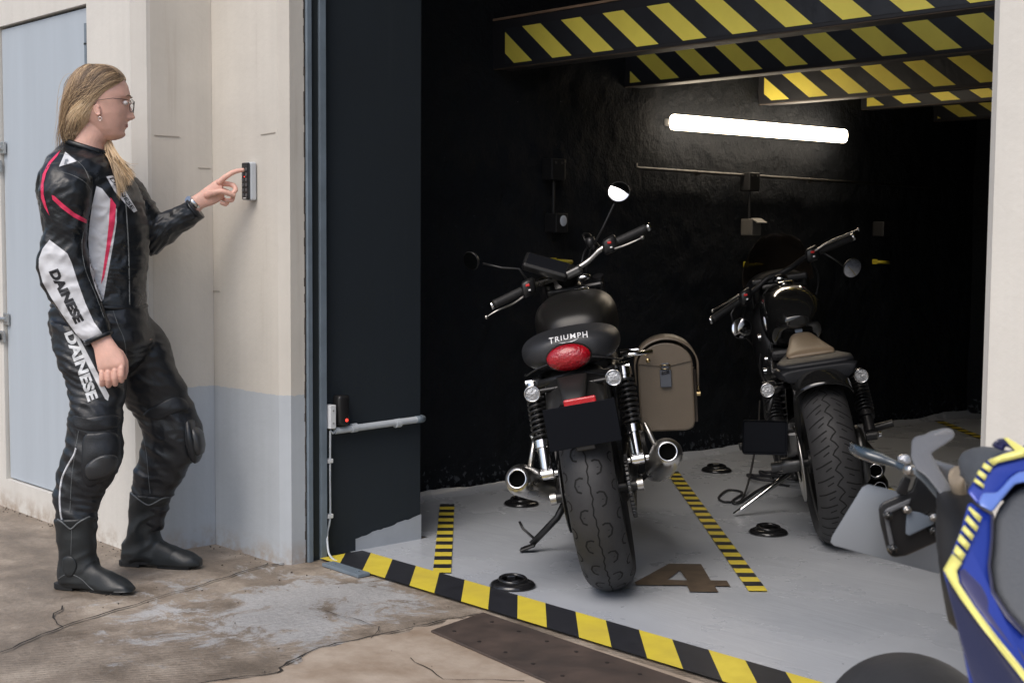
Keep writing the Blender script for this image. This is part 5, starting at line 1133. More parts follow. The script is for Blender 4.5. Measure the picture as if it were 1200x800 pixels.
# seat
sc = []
for y, w_, zb, zt in ((-.135, .050, .785, .835), (-.125, .095, .768, .850), (-.09, .135, .752, .862), (-.02, .158, .742, .870), (.08, .165, .745, .873), (.2, .16, .748, .865), (.32, .14, .755, .845), (.42, .115, .755, .83), (.50, .09, .76, .828), (.535, .06, .775, .82)):
    sc.append((Vector((0, y, (zb+zt)/2)), Vector((w_, 0, 0)), Vector((0, 0, (zt-zb)/2)), 2.5))
SE = MB(); SE.loft(dens(sc, 4), 40); seatme = voxel(SE, .006, 5); seatme.materials.append(M_VINYL); seat = link('seat', seatme, b1)
ST = bvh(seatme)
vs2, f2 = text2d('TRIUMPH', 0, .006, 1.22); vs = []
for u, v in vs2:
    big = 1+.35*(abs(u-.5)*2)**3; x = -.056+.124*u; z = .846+.004*math.sin(PI*u)+(v-.5)*.0145*big
    r = ST.ray_cast(Vector((x, -1, z)), Vector((0, 1, 0))); vs.append((r[0]+Vector((0, -.0012, 0))) if r[0] else Vector((x, -.12, z)))
m = MB(); m.add(vs, f2)
sw = []
for i in range(22):
    u = i/21; x = -.026+.064*u; z = .8365-.005*math.sin(PI*u)+.003*u
    for dz in (-.0013*math.sin(PI*u)-.0003, .0013*math.sin(PI*u)+.0003):
        r = ST.ray_cast(Vector((x, -1, z+dz)), Vector((0, 1, 0))); sw.append((r[0]+Vector((0, -.0013, 0))) if r[0] else Vector((x, -.12, z)))
m.add(sw, [(2*i, 2*i+1, 2*i+3, 2*i+2) for i in range(21)]); m.build('seat_lettering', M_WHT, seat)
MB().tube(spline([(-.163, .02, .742), (-.15, -.08, .748), (-.10, -.125, .768), (0, -.142, .785), (.10, -.125, .768), (.15, -.08, .748), (.163, .02, .742)], 6), .003, 6).build('seat_piping', M_FRAME, seat)
# frame rails, side panels
MB().tube([(-.115, -.10, .715), (-.12, .1, .715), (-.12, .45, .70), (-.10, .70, .70)], .014, 10).tube([(.115, -.10, .715), (.12, .1, .715), (.12, .45, .70), (.10, .70, .70)], .014, 10).tube([(-.115, -.10, .715), (0, -.13, .73), (.115, -.10, .715)], .012, 10).tube([(-.10, .5, .40), (-.12, .45, .70)], .016, 10).tube([(.10, .5, .40), (.12, .45, .70)], .016, 10).build('subframe', M_FRAME, b1)
for s in (-1, 1): MB().loft([((s*.135, .22, .60), (.006, 0, 0), (0, 0, .05)), ((s*.150, .30, .60), (.012, 0, 0), (0, 0, .075)), ((s*.150, .44, .59), (.012, 0, 0), (0, 0, .08)), ((s*.135, .50, .58), (.006, 0, 0), (0, 0, .05))], 20, e=3).build('side_panel', M_SATIN, b1)
cylinders(b1, .28, .33, .72, .22)
# tank
def tank(parent, secs, m_, cap):
    mb = MB(); mb.loft(dens([(Vector((0, y, (zb+zt)/2)), Vector((w_, 0, 0)), Vector((0, 0, (zt-zb)/2)), 2.7) for y, w_, zb, zt in secs], 5), 44); me = voxel(mb, .0065, 6); me.materials.append(m_); o = link('fuel_tank', me, parent)
    MB().lathe([(0, .018), (.028, .018), (.034, .014), (.036, .006), (.042, .004), (.044, 0)], cap, (0, -.15, 1), 28).build('filler_cap', M_CHR, o); return o
tank(b1, [(.455, .06, .78, .85), (.48, .10, .76, .89), (.54, .125, .74, .925), (.62, .148, .735, .948), (.72, .158, .735, .962), (.84, .150, .745, .965), (.93, .12, .77, .955), (.98, .08, .80, .93)], M_SATIN, (.03, .80, .952))
# steering assembly
SP = MB().cyl((0, 1.02, .96), (0, 1.06, .80), .026, n=20).build('steering_head', M_FRAME, b1)
for s in (-1, 1):
    f_ = MB().cyl((s*.10, 1.03, 1.0), (s*.10, 1.20, .62), .021).cyl((s*.10, 1.20, .64), (s*.10, 1.42, .31), .028).build('fork_leg', M_FRAME, b1)
MB().box((0, 1.04, .965), (.23, .06, .022), None, .01).build('top_yoke', M_FRAME, b1); MB().box((0, 1.10, .84), (.25, .07, .03), None, .01).build('lower_yoke', M_FRAME, b1)
# bars, turned left
bl, br = Vector((-.312, .84, .966)), Vector((.322, 1.02, 1.150))
MB().tube(spline([(-.20, .885, .998), (-.135, .93, 1.012), (-.07, .97, 1.02), (0, .985, 1.035), (.07, 1.0, 1.062), (.13, 1.0, 1.10), (.20, 1.01, 1.118)], 6), .0111, 12).build('handlebar', M_ALU, b1)
grip_set(b1, (-.198, .885, .998), bl, [(-.195, .86, .975), (-.24, .835, .955), (-.30, .80, .942), (-.345, .795, .925)])
grip_set(b1, (.198, 1.01, 1.118), br, [(.185, .98, 1.092), (.225, .97, 1.098), (.27, .97, 1.108), (.300, .975, 1.116)])
MB().box((.01, .965, 1.03), (.07, .06, .035), (0, -.28, 0), .01).build('bar_clamp', M_DKM, b1)
MB().ell((.045, .955, 1.005), (.03, .02, .014), 10).build('ignition_lock', M_CHR, b1)
mirror(b1, 0, [(-.165, .905, 1.02), (-.195, .90, 1.085), (-.26, .895, 1.10), (-.33, .89, 1.13)], (-.373, .885, 1.150), .037, (-.55, -.80, -.20))
mirror(b1, 0, [(.10, 1.0, 1.115), (.16, 1.0, 1.19), (.21, 1.0, 1.26), (.235, 1.005, 1.29)], (.242, .99, 1.309), .044, (.0, -.93, .39))
# phone-like console in a holder, tilted
T = Matrix.Translation((-.093, .965, 1.072)) @ Matrix.Rotation(math.radians(26), 4, 'Y') @ Matrix.Rotation(math.radians(42), 4, 'X')
o = MB().box((0, 0, 0), (.185, .085, .038), None, .012, X=T, seg=3).build('instrument_case', M_BLKP, b1)
MB().box((0, 0, .0195), (.160, .062, .002), None, .0008, X=T).build('screen', mat('dark_screen', (.012, .013, .016), .12), o)
MB().lathe([(0, .03), (.04, .03), (.045, .02), (.046, -.02), (.03, -.04)], (-.02, 1.06, 1.02), (0, -.5, .8), 28).build('speedometer', M_FRAME, b1)
MB().lathe([(0, -.06), (.05, -.055), (.085, -.02), (.095, .05), (.088, .06), (.0, .062)], (-.05, 1.18, .93), (-.35, 1, 0), 36).build('headlight', M_FRAME, b1)
MB().tube(spline([(.13, 1.0, 1.10), (.11, 1.06, 1.13), (.06, 1.10, 1.10), (.03, 1.08, 1.0), (.04, 1.05, .9)], 6), .0045, 8).tube(spline([(-.17, .9, 1.0), (-.12, 1.0, 1.03), (-.06, 1.09, 1.0), (-.02, 1.08, .9)], 6), .0045, 8).tube(spline([(.09, 1.01, 1.10), (.07, 1.05, 1.17), (.10, 1.1, 1.15), (.05, 1.12, 1.02)], 6), .004, 8).build('control_cable', M_FRAME, b1)
o = MB().lathe([(0, .02), (.018, .02), (.02, .0), (.018, -.02), (0, -.02)], (.095, 1.005, 1.135), (0, 0, 1), 20).build('brake_reservoir', M_FRAME, b1)

fender(b1, (0, 1.42, .33), .36, .13, -.6, 1.2, M_SATIN, .003, 'front_mudguard')
# side stand
o = MB().tube([(-.13, .50, .24), (-.19, .50, .165), (-.30, .49, .085)], [.016, .013, .012], 10).box((-.315, .485, .078), (.06, .045, .010), (0, -.19, 0), .004).tube([(-.285, .50, .10), (-.325, .53, .14), (-.335, .545, .165)], .005, 8).build('side_stand', M_FRAME, b1)
MB().tube([(.12, .1, .33), (.12, .3, .30)], .012, 8).build('chain_guard', M_FRAME, b1)
MB().tube([(.10, .48, .30), (.14, .46, .26), (.20, .44, .30)], .011, 8).build('footpeg', M_FRAME, b1); MB().box((-.115, .42, .22), (.05, .08, .09), None, .015).build('footrest_plate', M_FRAME, b1)
MB().tube([(.15, .10, .742), (.26, .13, .735)], .008, 8).tube([(.15, .28, .742), (.26, .28, .735)], .008, 8).build('pannier_rail', M_CHR, b1)

# ------------------------------------------------------------------ leather saddlebag
BG0 = P(783, 505, 4.62)
bg_ = empty('saddlebag', RK @ BG0, (0, math.radians(-3.5), YAW-math.radians(5)), 'brown leather saddlebag with a buckled flap hanging beside the front motorcycle', 'bag')
def arch(w_, h_, r_, n=18, base=.018):
    pts = [(-w_+base, 0), (w_-base*1.6, 0), (w_-base*.4, base*.5), (w_, base*1.6)]
    pts += [(w_*math.cos(a), h_-r_+r_*math.sin(a)) for a in [PI*i/n for i in range(n+1)]]; pts += [(-w_, base), (-w_+base*.3, base*.3)]
    return pts
TX = Matrix.Rotation(math.radians(90), 4, 'X')
bw, bh = .093, .300
MB().prism(arch(bw, bh, .075), -.21, TX, bev=.006).build('bag_body', M_BAG, bg_)
# band wrapping over the top and down the outer side
out = [(-bw-.004, .16)]+[((bw+.010)*math.cos(a)+.004, bh-.080+.090*math.sin(a)) for a in [PI-PI*i/20 for i in range(21)]]+[(bw+.012, .150)]
vs = []
for x, z in out:
    dx, dz = x, z-(bh-.10); l = math.hypot(dx, max(dz, 0)) or 1; nx, nz = (dx/l, max(dz, 0)/l)
    vs += [(x, -.006, z), (x+nx*.006, -.006, z+nz*.006), (x+nx*.006, .218, z+nz*.006), (x, .218, z)]
fs_ = [(4*i+k, 4*i+(k+1) % 4, 4*i+4+(k+1) % 4, 4*i+4+k) for i in range(len(out)-1) for k in range(4)]+[(0, 1, 2, 3), tuple(4*(len(out)-1)+k for k in range(4))]
m = MB(); m.add(vs, fs_, 0, True); fl = m.build('flap', M_BAG, bg_)
fp = [(-bw+.002, .232), (-.02, .222), (.02, .222), (bw-.006, .235)]+[((bw-.004)*math.cos(a), bh-.075+.073*math.sin(a)) for a in [PI*i/14 for i in range(1, 14)]]
MB().prism(fp, .003, Matrix.Translation((0, -.002, 0)) @ TX, bev=.001).build('front_flap', M_BAG, bg_)
MB().lathe([(0, .004), (.005, .0035), (.0075, 0)], (-.057, -.006, .243), (0, -1, 0), 20).build('brass_rivet', M_BRASS, bg_)
MB().bx(-.019, .019, -.012, -.005, .150, .212, .003).bx(-.012, .012, -.009, -.003, .205, .232, .002).build('strap', M_STRAP, bg_)
bk_ = MB().tube([(-.017, -.013, .212), (.017, -.013, .212), (.017, -.013, .226), (-.017, -.013, .226)], .0018, 6, closed=True).build('buckle', M_BRASS, bg_)
MB().tube([(-.012, -.013, .195), (.013, -.013, .200), (.012, -.014, .206), (-.012, -.014, .203), (-.012, -.013, .195)], .0022, 6).build('strap_keeper', M_BTAPE, bg_)
MB().bx(bw+.002, bw+.012, .06, .15, .02, .20, .002).build('side_strap', M_BAGD, bg_)
MB().tube([(bw+.016, .02, .135), (bw+.016, .02, .155), (bw+.016, .045, .155), (bw+.016, .045, .135)], .003, 6, closed=True).cyl((bw+.010, .032, .12), (bw+.022, .032, .12), .008).build('side_buckle', M_BRASS, bg_)
m = MB()
for i in range(34): m.box((-bw+.007, -.001, .03+i*.0062), (.0012, .002, .0036))
m.build('stitching', mat('thread', (.10, .08, .065), .7), bg_)

# ------------------------------------------------------------------ rear motorcycle
loc = RK @ groundpt(985, 638)
b2 = empty('motorcycle', loc+Vector((0, 0, .006)), (0, math.radians(-9.5), YAW-math.radians(6)), 'gloss black custom motorcycle with tan seat and dark windscreen, plugged to a cable, in the rear bay', 'motorcycle')
b2['label'] = 'gloss black custom motorcycle with a tan solo seat and smoked windscreen'
R2 = .325; W2 = (0, 0, R2)
tyre(b2, R2, .170, W2, 'chev', 'rear_wheel'); tyre(b2, .33, .12, (0, 1.50, .33), 'chev', 'front_wheel')
MB().tube([(-.125, 0, R2), (-.135, .3, .36), (-.13, .5, .38)], .022, 12, flat=1.4).tube([(.125, 0, R2), (.135, .3, .36), (.13, .5, .38)], .022, 12, flat=1.4).cyl((-.17, 0, R2), (.16, 0, R2), .017).build('swingarm', M_FRAME, b2)
MB().lathe([(.07, -.003), (.145, -.003), (.145, .003), (.07, .003), (.07, -.003)], (-.108, 0, R2), (1, 0, 0), 48).build('brake_disc', M_ALU, b2)
MB().cyl((-.11, 0, R2), (-.175, 0, R2), .030).cyl((-.175, 0, R2), (-.215, 0, R2), .018).cyl((-.12, -.02, R2+.05), (-.15, -.02, R2+.05), .02).build('hub_bolt', M_DKM, b2)
MB().box((-.125, -.02, R2+.085), (.045, .07, .09), None, .012).build('brake_caliper', M_DKM, b2)
MB().lathe([(0, -.02), (.10, -.02), (.115, 0), (.10, .02), (0, .02)], (.118, 0, R2), (1, 0, 0), 36).build('belt_pulley', M_DKM, b2)
for s in (-1, 1): shock(b2, s*.168, -.02, .395 if s > 0 else .42, .16, .615, .030, M_FRAME, M_FRAME)
fender(b2, W2, .385, .215, -1.2, .62, M_GLOSS, .004, 'mudguard', dome=.33)
MB().loft([((0, -.125, .700), (.10, 0, 0), (0, 0, .006)), ((0, -.11, .702), (.135, 0, 0), (0, 0, .012)), ((0, 0, .704), (.142, 0, 0), (0, 0, .014)), ((0, .15, .706), (.11, 0, 0), (0, 0, .014)), ((0, .30, .71), (.07, 0, 0), (0, 0, .012))], 28, e=4).loft([((0, -.13, .692), (.145, 0, 0), (0, 0, .008)), ((0, -.14, .668), (.13, 0, 0), (0, 0, .020)), ((0, -.12, .64), (.10, 0, 0), (0, 0, .015))], 20, e=3).build('seat_base', M_SEATD, b2)
sc = [(Vector((0, y, (zb+zt)/2)), Vector((w_, 0, 0)), Vector((0, 0, (zt-zb)/2)), 2.6) for y, w_, zb, zt in ((.06, .085, .712, .728), (.09, .092, .71, .742), (.15, .085, .71, .752), (.24, .068, .715, .770), (.34, .052, .72, .788), (.42, .04, .73, .78))]
MB().loft(dens(sc, 4), 36).build('seat', M_TAN, b2)
MB().box((.0, .44, .80), (.03, .004, .035), (0.2, 0, 0), .004).build('ignition_tag', mat('pale_tag', (.45, .52, .62), .3), b2)
indicator(b2, (-.10, .0, .62), (-.190, -.05, .625), .025); indicator(b2, (.10, .0, .62), (.158, -.05, .628), .025)
MB().tube([(-.10, .02, .64), (-.17, -.03, .60), (-.20, -.06, .545)], .010, 8).build('plate_arm', M_FRAME, b2)
MB().box((-.228, -.105, .457), (.166, .004, .128), (0, math.radians(9.5), 0), .010).build('number_plate', M_PLATE, b2)
tank(b2, [(.42, .05, .80, .85), (.47, .09, .78, .90), (.56, .118, .72, .945), (.68, .125, .70, .970), (.80, .122, .72, .975), (.90, .095, .78, .955), (.94, .06, .83, .93)], M_GLOSS, (.0, .74, .968))
cylinders(b2, .26, .32, .60, .24)
MB().tube([(-.12, -.05, .66), (-.13, .2, .66), (-.12, .5, .62), (-.05, 1.0, .86)], .016, 10).tube([(.12, -.05, .66), (.13, .2, .66), (.12, .5, .62), (.05, 1.0, .86)], .016, 10).tube([(-.10, .4, .2), (-.10, .9, .22), (-.04, 1.06, .80)], .016, 10).tube([(.10, .4, .2), (.10, .9, .22), (.04, 1.06, .80)], .016, 10).build('frame_tube', M_FRAME, b2)
for s in (-1, 1): MB().cyl((s*.10, 1.02, .98), (s*.10, 1.24, .62), .022).cyl((s*.10, 1.22, .64), (s*.10, 1.50, .31), .030).build('fork_leg', M_FRAME, b2)
MB().box((0, 1.02, .985), (.25, .07, .03), None, .01).build('top_yoke', M_FRAME, b2)
MB().tube(spline([(-.185, .93, .925), (-.12, .96, .955), (-.05, .98, 1.0), (0, .99, 1.01), (.06, 1.0, 1.03), (.12, 1.03, 1.06), (.17, 1.04, 1.075)], 6), .0125, 12).build('handlebar', M_FRAME, b2)
grip_set(b2, (-.19, .93, .922), (-.325, .89, .86), [(-.19, .90, .95), (-.25, .88, .925), (-.32, .85, .90)])
grip_set(b2, (.19, 1.04, 1.08), (.345, 1.06, 1.118), [(.17, 1.01, 1.085), (.25, 1.01, 1.12), (.375, 1.02, 1.15)])
MB().ell((0, .96, .99), (.035, .03, .02), 12).build('gauge', M_CHR, b2)
mirror(b2, 0, [(-.20, .92, .92), (-.24, .90, .87), (-.235, .89, .82)], (-.205, .885, .800), .046, (.2, -.9, .1))
mirror(b2, 0, [(.20, 1.04, 1.08), (.26, 1.03, 1.03), (.29, 1.03, 1.0)], (.325, 1.02, .985), .046, (.35, -.8, -.35))
# smoked windscreen and headlight cowl
vs = []; n = 16; k = 14
for j in range(k+1):
    v = j/k
    for i in range(n+1):
        u = -1+2*i/n; w_ = .165*(1-.35*v**2.2)*(1-.0*v); z = .955+.235*v-.045*abs(u)**2.5*v; vs.append((u*w_+.01, 1.36-.20*v*v-.12*u*u-.02*v, z))
m = MB(); m.add(vs, [(j*(n+1)+i, j*(n+1)+i+1, (j+1)*(n+1)+i+1, (j+1)*(n+1)+i) for j in range(k) for i in range(n)], 0, True)
me = m.mesh('windscreen'); me.materials.append(mat('smoked_screen', (.035, .026, .020), .12, alpha=.78)); o = link('windscreen', me, b2); md = o.modifiers.new('t', 'SOLIDIFY'); md.thickness = .003
m = MB(); m.loft(dens([((0, 1.10, .92), Vector((.11, 0, 0)), Vector((0, 0, .07)), 2.4), ((0, 1.18, .92), Vector((.15, 0, 0)), Vector((0, 0, .10)), 2.4), ((0, 1.28, .91), Vector((.14, 0, 0)), Vector((0, 0, .11)), 2.4), ((0, 1.38, .89), Vector((.09, 0, 0)), Vector((0, 0, .09)), 2.4)], 4), 30); m.build('headlight_cowl', M_FRAME, b2)
MB().loft(dens([((0, .92, .62), Vector((.10, 0, 0)), Vector((0, 0, .08)), 2.8), ((0, 1.0, .70), Vector((.155, 0, 0)), Vector((0, 0, .20)), 2.8), ((0, 1.12, .72), Vector((.15, 0, 0)), Vector((0, 0, .20)), 2.8), ((0, 1.2, .70), Vector((.10, 0, 0)), Vector((0, 0, .10)), 2.8)], 4), 28).build('front_cowl', M_FRAME, b2)
silencer(b2, (.165, -.02, .262), (.185, .62, .27), .043, [(.185, .6, .27), (.19, .8, .30), (.12, .95, .45)], m_=M_FRAME)
silencer(b2, (.185, .08, .175), (.195, .62, .20), .040, [(.195, .6, .20), (.19, .85, .22), (.12, 1.0, .40)], m_=M_FRAME)
MB().cyl((.20, .42, .345), (.315, .40, .365), .016).build('footpeg', M_FRAME, b2); MB().cyl((-.19, .62, .33), (-.30, .60, .325), .016).build('footpeg', M_FRAME, b2)
MB().tube([(-.10, .55, .20), (-.20, .52, .15), (-.33, .48, .085), (-.37, .47, .068)], [.014, .012, .011, .008], 10).build('side_stand', M_CHR, b2)
MB().tube(spline([(-.10, 1.0, 1.0), (-.13, 1.05, .9), (-.11, 1.02, .75), (-.15, .9, .6), (-.12, .7, .5)], 6), .007, 8).tube(spline([(-.15, .95, .93), (-.2, 1.0, .8), (-.15, 1.05, .7)], 6), .005, 8).tube(spline([(.15, 1.04, 1.06), (.18, 1.1, .95), (.12, 1.1, .8)], 6), .005, 8).build('control_cable', M_FRAME, b2)
MB().lathe([(.06, -.002), (.14, -.002), (.14, .002), (.06, .002), (.06, -.002)], (-.07, 1.5, .33), (1, 0, 0), 36).build('front_brake_disc', M_DKM, b2)
for i, (x, z) in enumerate(((-.16, .66), (-.145, .70), (-.155, .53), (-.15, .78))): MB().cyl((x, .3+i*.07, z), (x-.012, .3+i*.07, z), .013, n=16).build('chrome_bolt', M_CHR, b2)
# chain lock and cable lying under it
def gp(px, py, z=.012): v = groundpt(px, py); return RK @ Vector((v.x, v.y, z))
m = MB(); m.tube(spline([gp(889, 535, .30), gp(886, 552, .16), gp(872, 583), gp(852, 591), gp(842, 586), gp(853, 577), gp(870, 580), gp(858, 590), gp(866, 592), gp(888, 577), gp(905, 570), gp(925, 572)], 8), .005, 8)
tag(m.build('power_cord', M_BTAPE), 'thin black cord dropping in a loop beneath the rear motorcycle', 'cord')
rnd = random.Random(21); m = MB()
for kx in range(4):
    c0 = gp(888+kx*16, 566+rnd.uniform(-3, 3)); pts = []
    for i in range(9):
        a = i*.8+kx; pts.append(c0+Vector((math.cos(a)*.08+i*.006, math.sin(a)*.05, .006+.01*rnd.random()+.012*kx)))
    m.tube(spline(pts, 6), .0075, 8)
tag(m.build('coiled_cable', M_BTAPE), 'tangled black cables lying under the rear motorcycle', 'cable')

# ------------------------------------------------------------------ blue motorcycle at the right edge
M_BLUE = mat('metallic_blue', (.018, .045, .33), .22, .35, coat=1., var=.04)
M_BLUE2 = mat('light_blue_paint', (.13, .22, .60), .25, .1, coat=.8)
M_NAVY = mat('dark_navy_paint', (.022, .022, .06), .3, .3, coat=.8, bump=.0003, bscale=400)
M_GRIPR = mat('grey_grab_rail', (.12, .125, .135), .42, bump=.0006, bscale=300)
M_SEATG = mat('grey_seat', (.075, .082, .092), .6, bump=.0008, bscale=300, var=.08)
M_LEMON = mat('lemon_decal', (.86, .80, .22), .35, coat=.5)
M_PBACK = mat('plate_back', (.33, .36, .40), .35, .4, bump=.0002, bscale=60)
o3 = P(1079, 770, 1.77); o3.z = 0
b3 = empty('motorcycle', RK @ o3, (0, 0, YAW), 'blue motorcycle with lemon stripes, cropped at the lower right, its plate facing away', 'motorcycle')
def b3b(mb, name, m_, par=None): return mb.build(name, m_, par or b3, o3)
wl = tyre(b3, .300, .180, (0, 0, .300), 'slick', 'rear_wheel')
for o in wl.children: pass
def slab(px, D, th, name, m_, par=None, bev=.003, tilt=None):
    """a moulded panel: outline seen from the side, real thickness in depth; D is a number or a function of px"""
    fn = D if callable(D) else (lambda x, y: D)
    b = bmesh.new(); fr_ = [b.verts.new(P(x, y, fn(x, y))) for x, y in px]; cxm = sum(x for x, y in px)/len(px); cym = sum(y for x, y in px)/len(px); bk2 = [b.verts.new(P(x+(cxm-x)*.03, y+(cym-y)*.03, fn(x, y)+th)) for x, y in px]; k = len(px)
    b.faces.new(fr_); b.faces.new(bk2[::-1])
    for i in range(k): b.faces.new((fr_[i], bk2[i], bk2[(i+1) % k], fr_[(i+1) % k]))
    bmesh.ops.recalc_face_normals(b, faces=b.faces)
    if bev: bmesh.ops.bevel(b, geom=b.edges[:], offset=bev, segments=3, affect='EDGES', profile=.5, clamp_overlap=True)
    m = MB(); m.bm(b, 0, True); return b3b(m, name, m_, par)
def rsec(pairs, name, m_, par=None, e=2.6, n=24, vox=None, sm=4):
    m = MB(); m.loft(dens([sec(*p) for p in pairs], 4), n, e=e)
    if vox:
        me = voxel(m, vox, sm); shift(me, o3); me.materials.append(m_); return link(name, me, par or b3)
    return b3b(m, name, m_, par)
# plate: its grey back, bolted to the black holder
slab([(1017, 567), (1010, 571), (975, 628), (973, 635), (977, 639), (1040, 656), (1100, 672), (1118, 660), (1125, 600), (1108, 588), (1060, 577)], 1.93, .003, 'number_plate', M_PBACK, bev=.0005)
hold = slab([(1029, 594), (1034, 588), (1068, 574), (1075, 553), (1085, 551), (1100, 562), (1122, 575), (1128, 600), (1122, 622), (1100, 634), (1062, 651), (1046, 653), (1040, 648), (1031, 612)], 1.86, .03, 'plate_holder', M_BLKP, bev=.004)
slab([(1035, 600), (1040, 595), (1068, 583), (1066, 590), (1045, 600), (1041, 606), (1048, 640), (1043, 642)], 1.852, .012, 'holder_rib', M_GRIPR, hold, bev=.002)
slab([(1062, 603), (1065, 598), (1078, 600), (1096, 608), (1094, 614), (1065, 628), (1061, 625)], 1.851, .012, 'holder_window', mat('slot_grey', (.16, .19, .23), .5), hold, .002)
for x, y, m_, r in ((1063, 597, M_ALU, .0055), (1094, 606, M_ALU, .0055), (1041, 604, M_GLOSS, .006), (1047, 643, M_GLOSS, .006), (1094, 622, M_GLOSS, .006)):
    c = P(x, y, 1.848); mm = MB(); mm.lathe([(0, -.004), (r*.4, -.004), (r*.45, -.002), (r*.9, -.0045), (r, 0), (r, .01)], c, (0, 1, 0), 20); b3b(mm, 'bolt', m_, hold)
slab([(1056, 562), (1059, 557), (1068, 560), (1062, 580), (1052, 579), (1050, 575)], 1.85, .025, 'plate_light', M_BLKP, bev=.003)
# turn signal on its stalk
rsec([((996, 519), (995, 527), 1.93, .006), ((1001, 520), (1000, 533), 1.92, .016), ((1012, 523), (1008, 537), 1.91, .020), ((1028, 528), (1023, 542), 1.90, .018), ((1042, 535), (1038, 545), 1.89, .013), ((1052, 540), (1048, 548), 1.88, .010), ((1066, 546), (1062, 554), 1.86, .010)], 'indicator', mat('indicator_smoke', (.03, .045, .06), .15, coat=.8))
rsec([((1052, 535), (1053, 542), 1.90, .008), ((1058, 532), (1060, 546), 1.90, .012), ((1064, 533), (1066, 548), 1.89, .010)], 'reflector', M_CLR)
c = P(1067, 551, 1.84); mm = MB(); mm.lathe([(0, -.006), (.005, -.006), (.008, -.001), (.008, .01)], c, (0, 1, 0), 20); b3b(mm, 'bolt', M_ALU)
# grab rails, a U of grey plastic
gr = slab([(1068, 516), (1072, 511), (1083, 509), (1090, 505), (1106, 501), (1115, 502), (1119, 507), (1118, 513), (1108, 520), (1091, 531), (1100, 548), (1126, 590), (1124, 603), (1116, 602), (1098, 574), (1085, 558), (1072, 549), (1067, 535)], lambda x, y: 1.80-(y-505)*.0012, .035, 'grab_rail', M_GRIPR, bev=.004)
slab([(1080, 520), (1083, 513), (1108, 503), (1115, 505), (1116, 511), (1106, 517), (1089, 527)], 1.795, .004, 'rail_top', mat('rail_light', (.20, .20, .205), .5, bump=.0005, bscale=300), gr, .001)
slab([(1072, 545), (1076, 548), (1093, 560), (1113, 590), (1119, 603), (1115, 609), (1097, 583), (1082, 565), (1070, 555)], 1.755, .02, 'rail_lit_edge', mat('rail_lit_edge_grey', (.19, .22, .25), .4), gr, .003)  # paler strip: light catching the rail's edge is put into its colour
rsec([((1090, 536), (1094, 548), 1.95, .02), ((1104, 541), (1104, 556), 1.93, .02), ((1118, 545), (1115, 575), 1.90, .03), ((1128, 548), (1122, 600), 1.85, .04)], 'tail_shell', M_GRIPR)
rsec([((1114, 556), (1118, 549), 1.72, .012), ((1114, 568), (1128, 546), 1.70, .02), ((1122, 590), (1128, 556), 1.70, .018), ((1130, 602), (1133, 590), 1.70, .01)], 'hook_cover', mat('beige_cover', (.30, .24, .17), .5), gr)
# undertail and seat
rsec([((1100, 575), (1150, 570), 1.72, .05), ((1102, 600), (1160, 600), 1.66, .06), ((1103, 640), (1170, 640), 1.60, .07), ((1108, 680), (1180, 680), 1.54, .07), ((1118, 740), (1200, 740), 1.50, .07)], 'undertail', M_BLKP, vox=.006)
rsec([((1128, 545), (1140, 528), 1.62, .03), ((1131, 565), (1160, 524), 1.60, .05), ((1136, 575), (1190, 530), 1.57, .07), ((1150, 590), (1230, 545), 1.52, .09)], 'passenger_seat', M_SEATG, vox=.004)
slab([(1161, 522), (1168, 514), (1178, 513), (1230, 545), (1230, 565), (1190, 528), (1178, 522), (1176, 529)], 1.50, .06, 'rear_spoiler', M_NAVY, bev=.003)
F1 = lambda x, y: 1.44-(y-560)*.0007
F2 = lambda o_: (lambda x, y: F1(x, y)-o_)
fair = slab([(1132.5, 575.5), (1140, 565), (1148, 551), (1156, 539), (1176, 530), (1200, 522), (1260, 505), (1260, 545), (1200, 552), (1192, 553), (1184, 559), (1176, 570), (1168, 578), (1160, 584), (1146, 592)], F1, .10, 'tail_cowl', M_BLUE, bev=.004)
slab([(1146, 591), (1151, 577), (1167, 577), (1172, 573), (1184, 559), (1192.5, 553), (1230, 546), (1230, 560), (1200, 565), (1189.5, 567), (1179, 579), (1163, 600)], F2(.006), .02, 'cowl_edge', M_BLUE2, fair, bev=.003)
slab([(1134, 590), (1138, 588), (1150, 596), (1162, 603), (1164, 630), (1160, 662), (1164, 692), (1180, 717), (1200, 740), (1260, 800), (1260, 900), (1150, 900), (1140, 820), (1128, 760), (1113, 700), (1105, 668), (1112, 655), (1126, 620)], F2(-.004), .10, 'side_fairing', M_BLUE, bev=.005)
slab([(1124, 668), (1130, 666), (1150, 686), (1158, 700), (1172, 730), (1205, 775), (1230, 812), (1222, 812), (1172, 747), (1142, 707), (1126, 682)], F2(.001), .01, 'fairing_inlay', mat('inlay_violet', (.045, .042, .12), .35, .2, coat=.7), fair, .001)
slab([(1109, 680), (1112, 682), (1125, 702), (1145, 730), (1180, 775), (1230, 840), (1230, 900), (1165, 900), (1150, 830), (1125, 750)], F2(.003), .012, 'fairing_lower', M_NAVY, fair, .001)
for q in ([(1137.5, 600), (1145, 600), (1150.7, 606), (1148, 612)], [(1133.7, 603), (1146.7, 617), (1144.2, 623), (1130.7, 608.7)], [(1130, 615), (1141.7, 627), (1138.7, 633), (1126.7, 620)], [(1125, 625), (1137, 637.5), (1133.7, 645), (1122, 632.5)], [(1120.7, 637.5), (1131.7, 649), (1127.5, 657), (1117, 646)],
          [(1153.5, 541.7), (1163, 547.3), (1159.5, 553.3), (1150.5, 547)], [(1147.5, 550), (1156.8, 556.7), (1154, 563), (1144.5, 554.5)], [(1143, 559.7), (1153.5, 567.7), (1152.7, 572), (1140.7, 563.5)], [(1136, 592.7), (1150.5, 605.5), (1149, 610), (1134.7, 596.5)]):
    slab(q, F2(.0045), .0012, 'decal_block', M_LEMON, fair, 0)
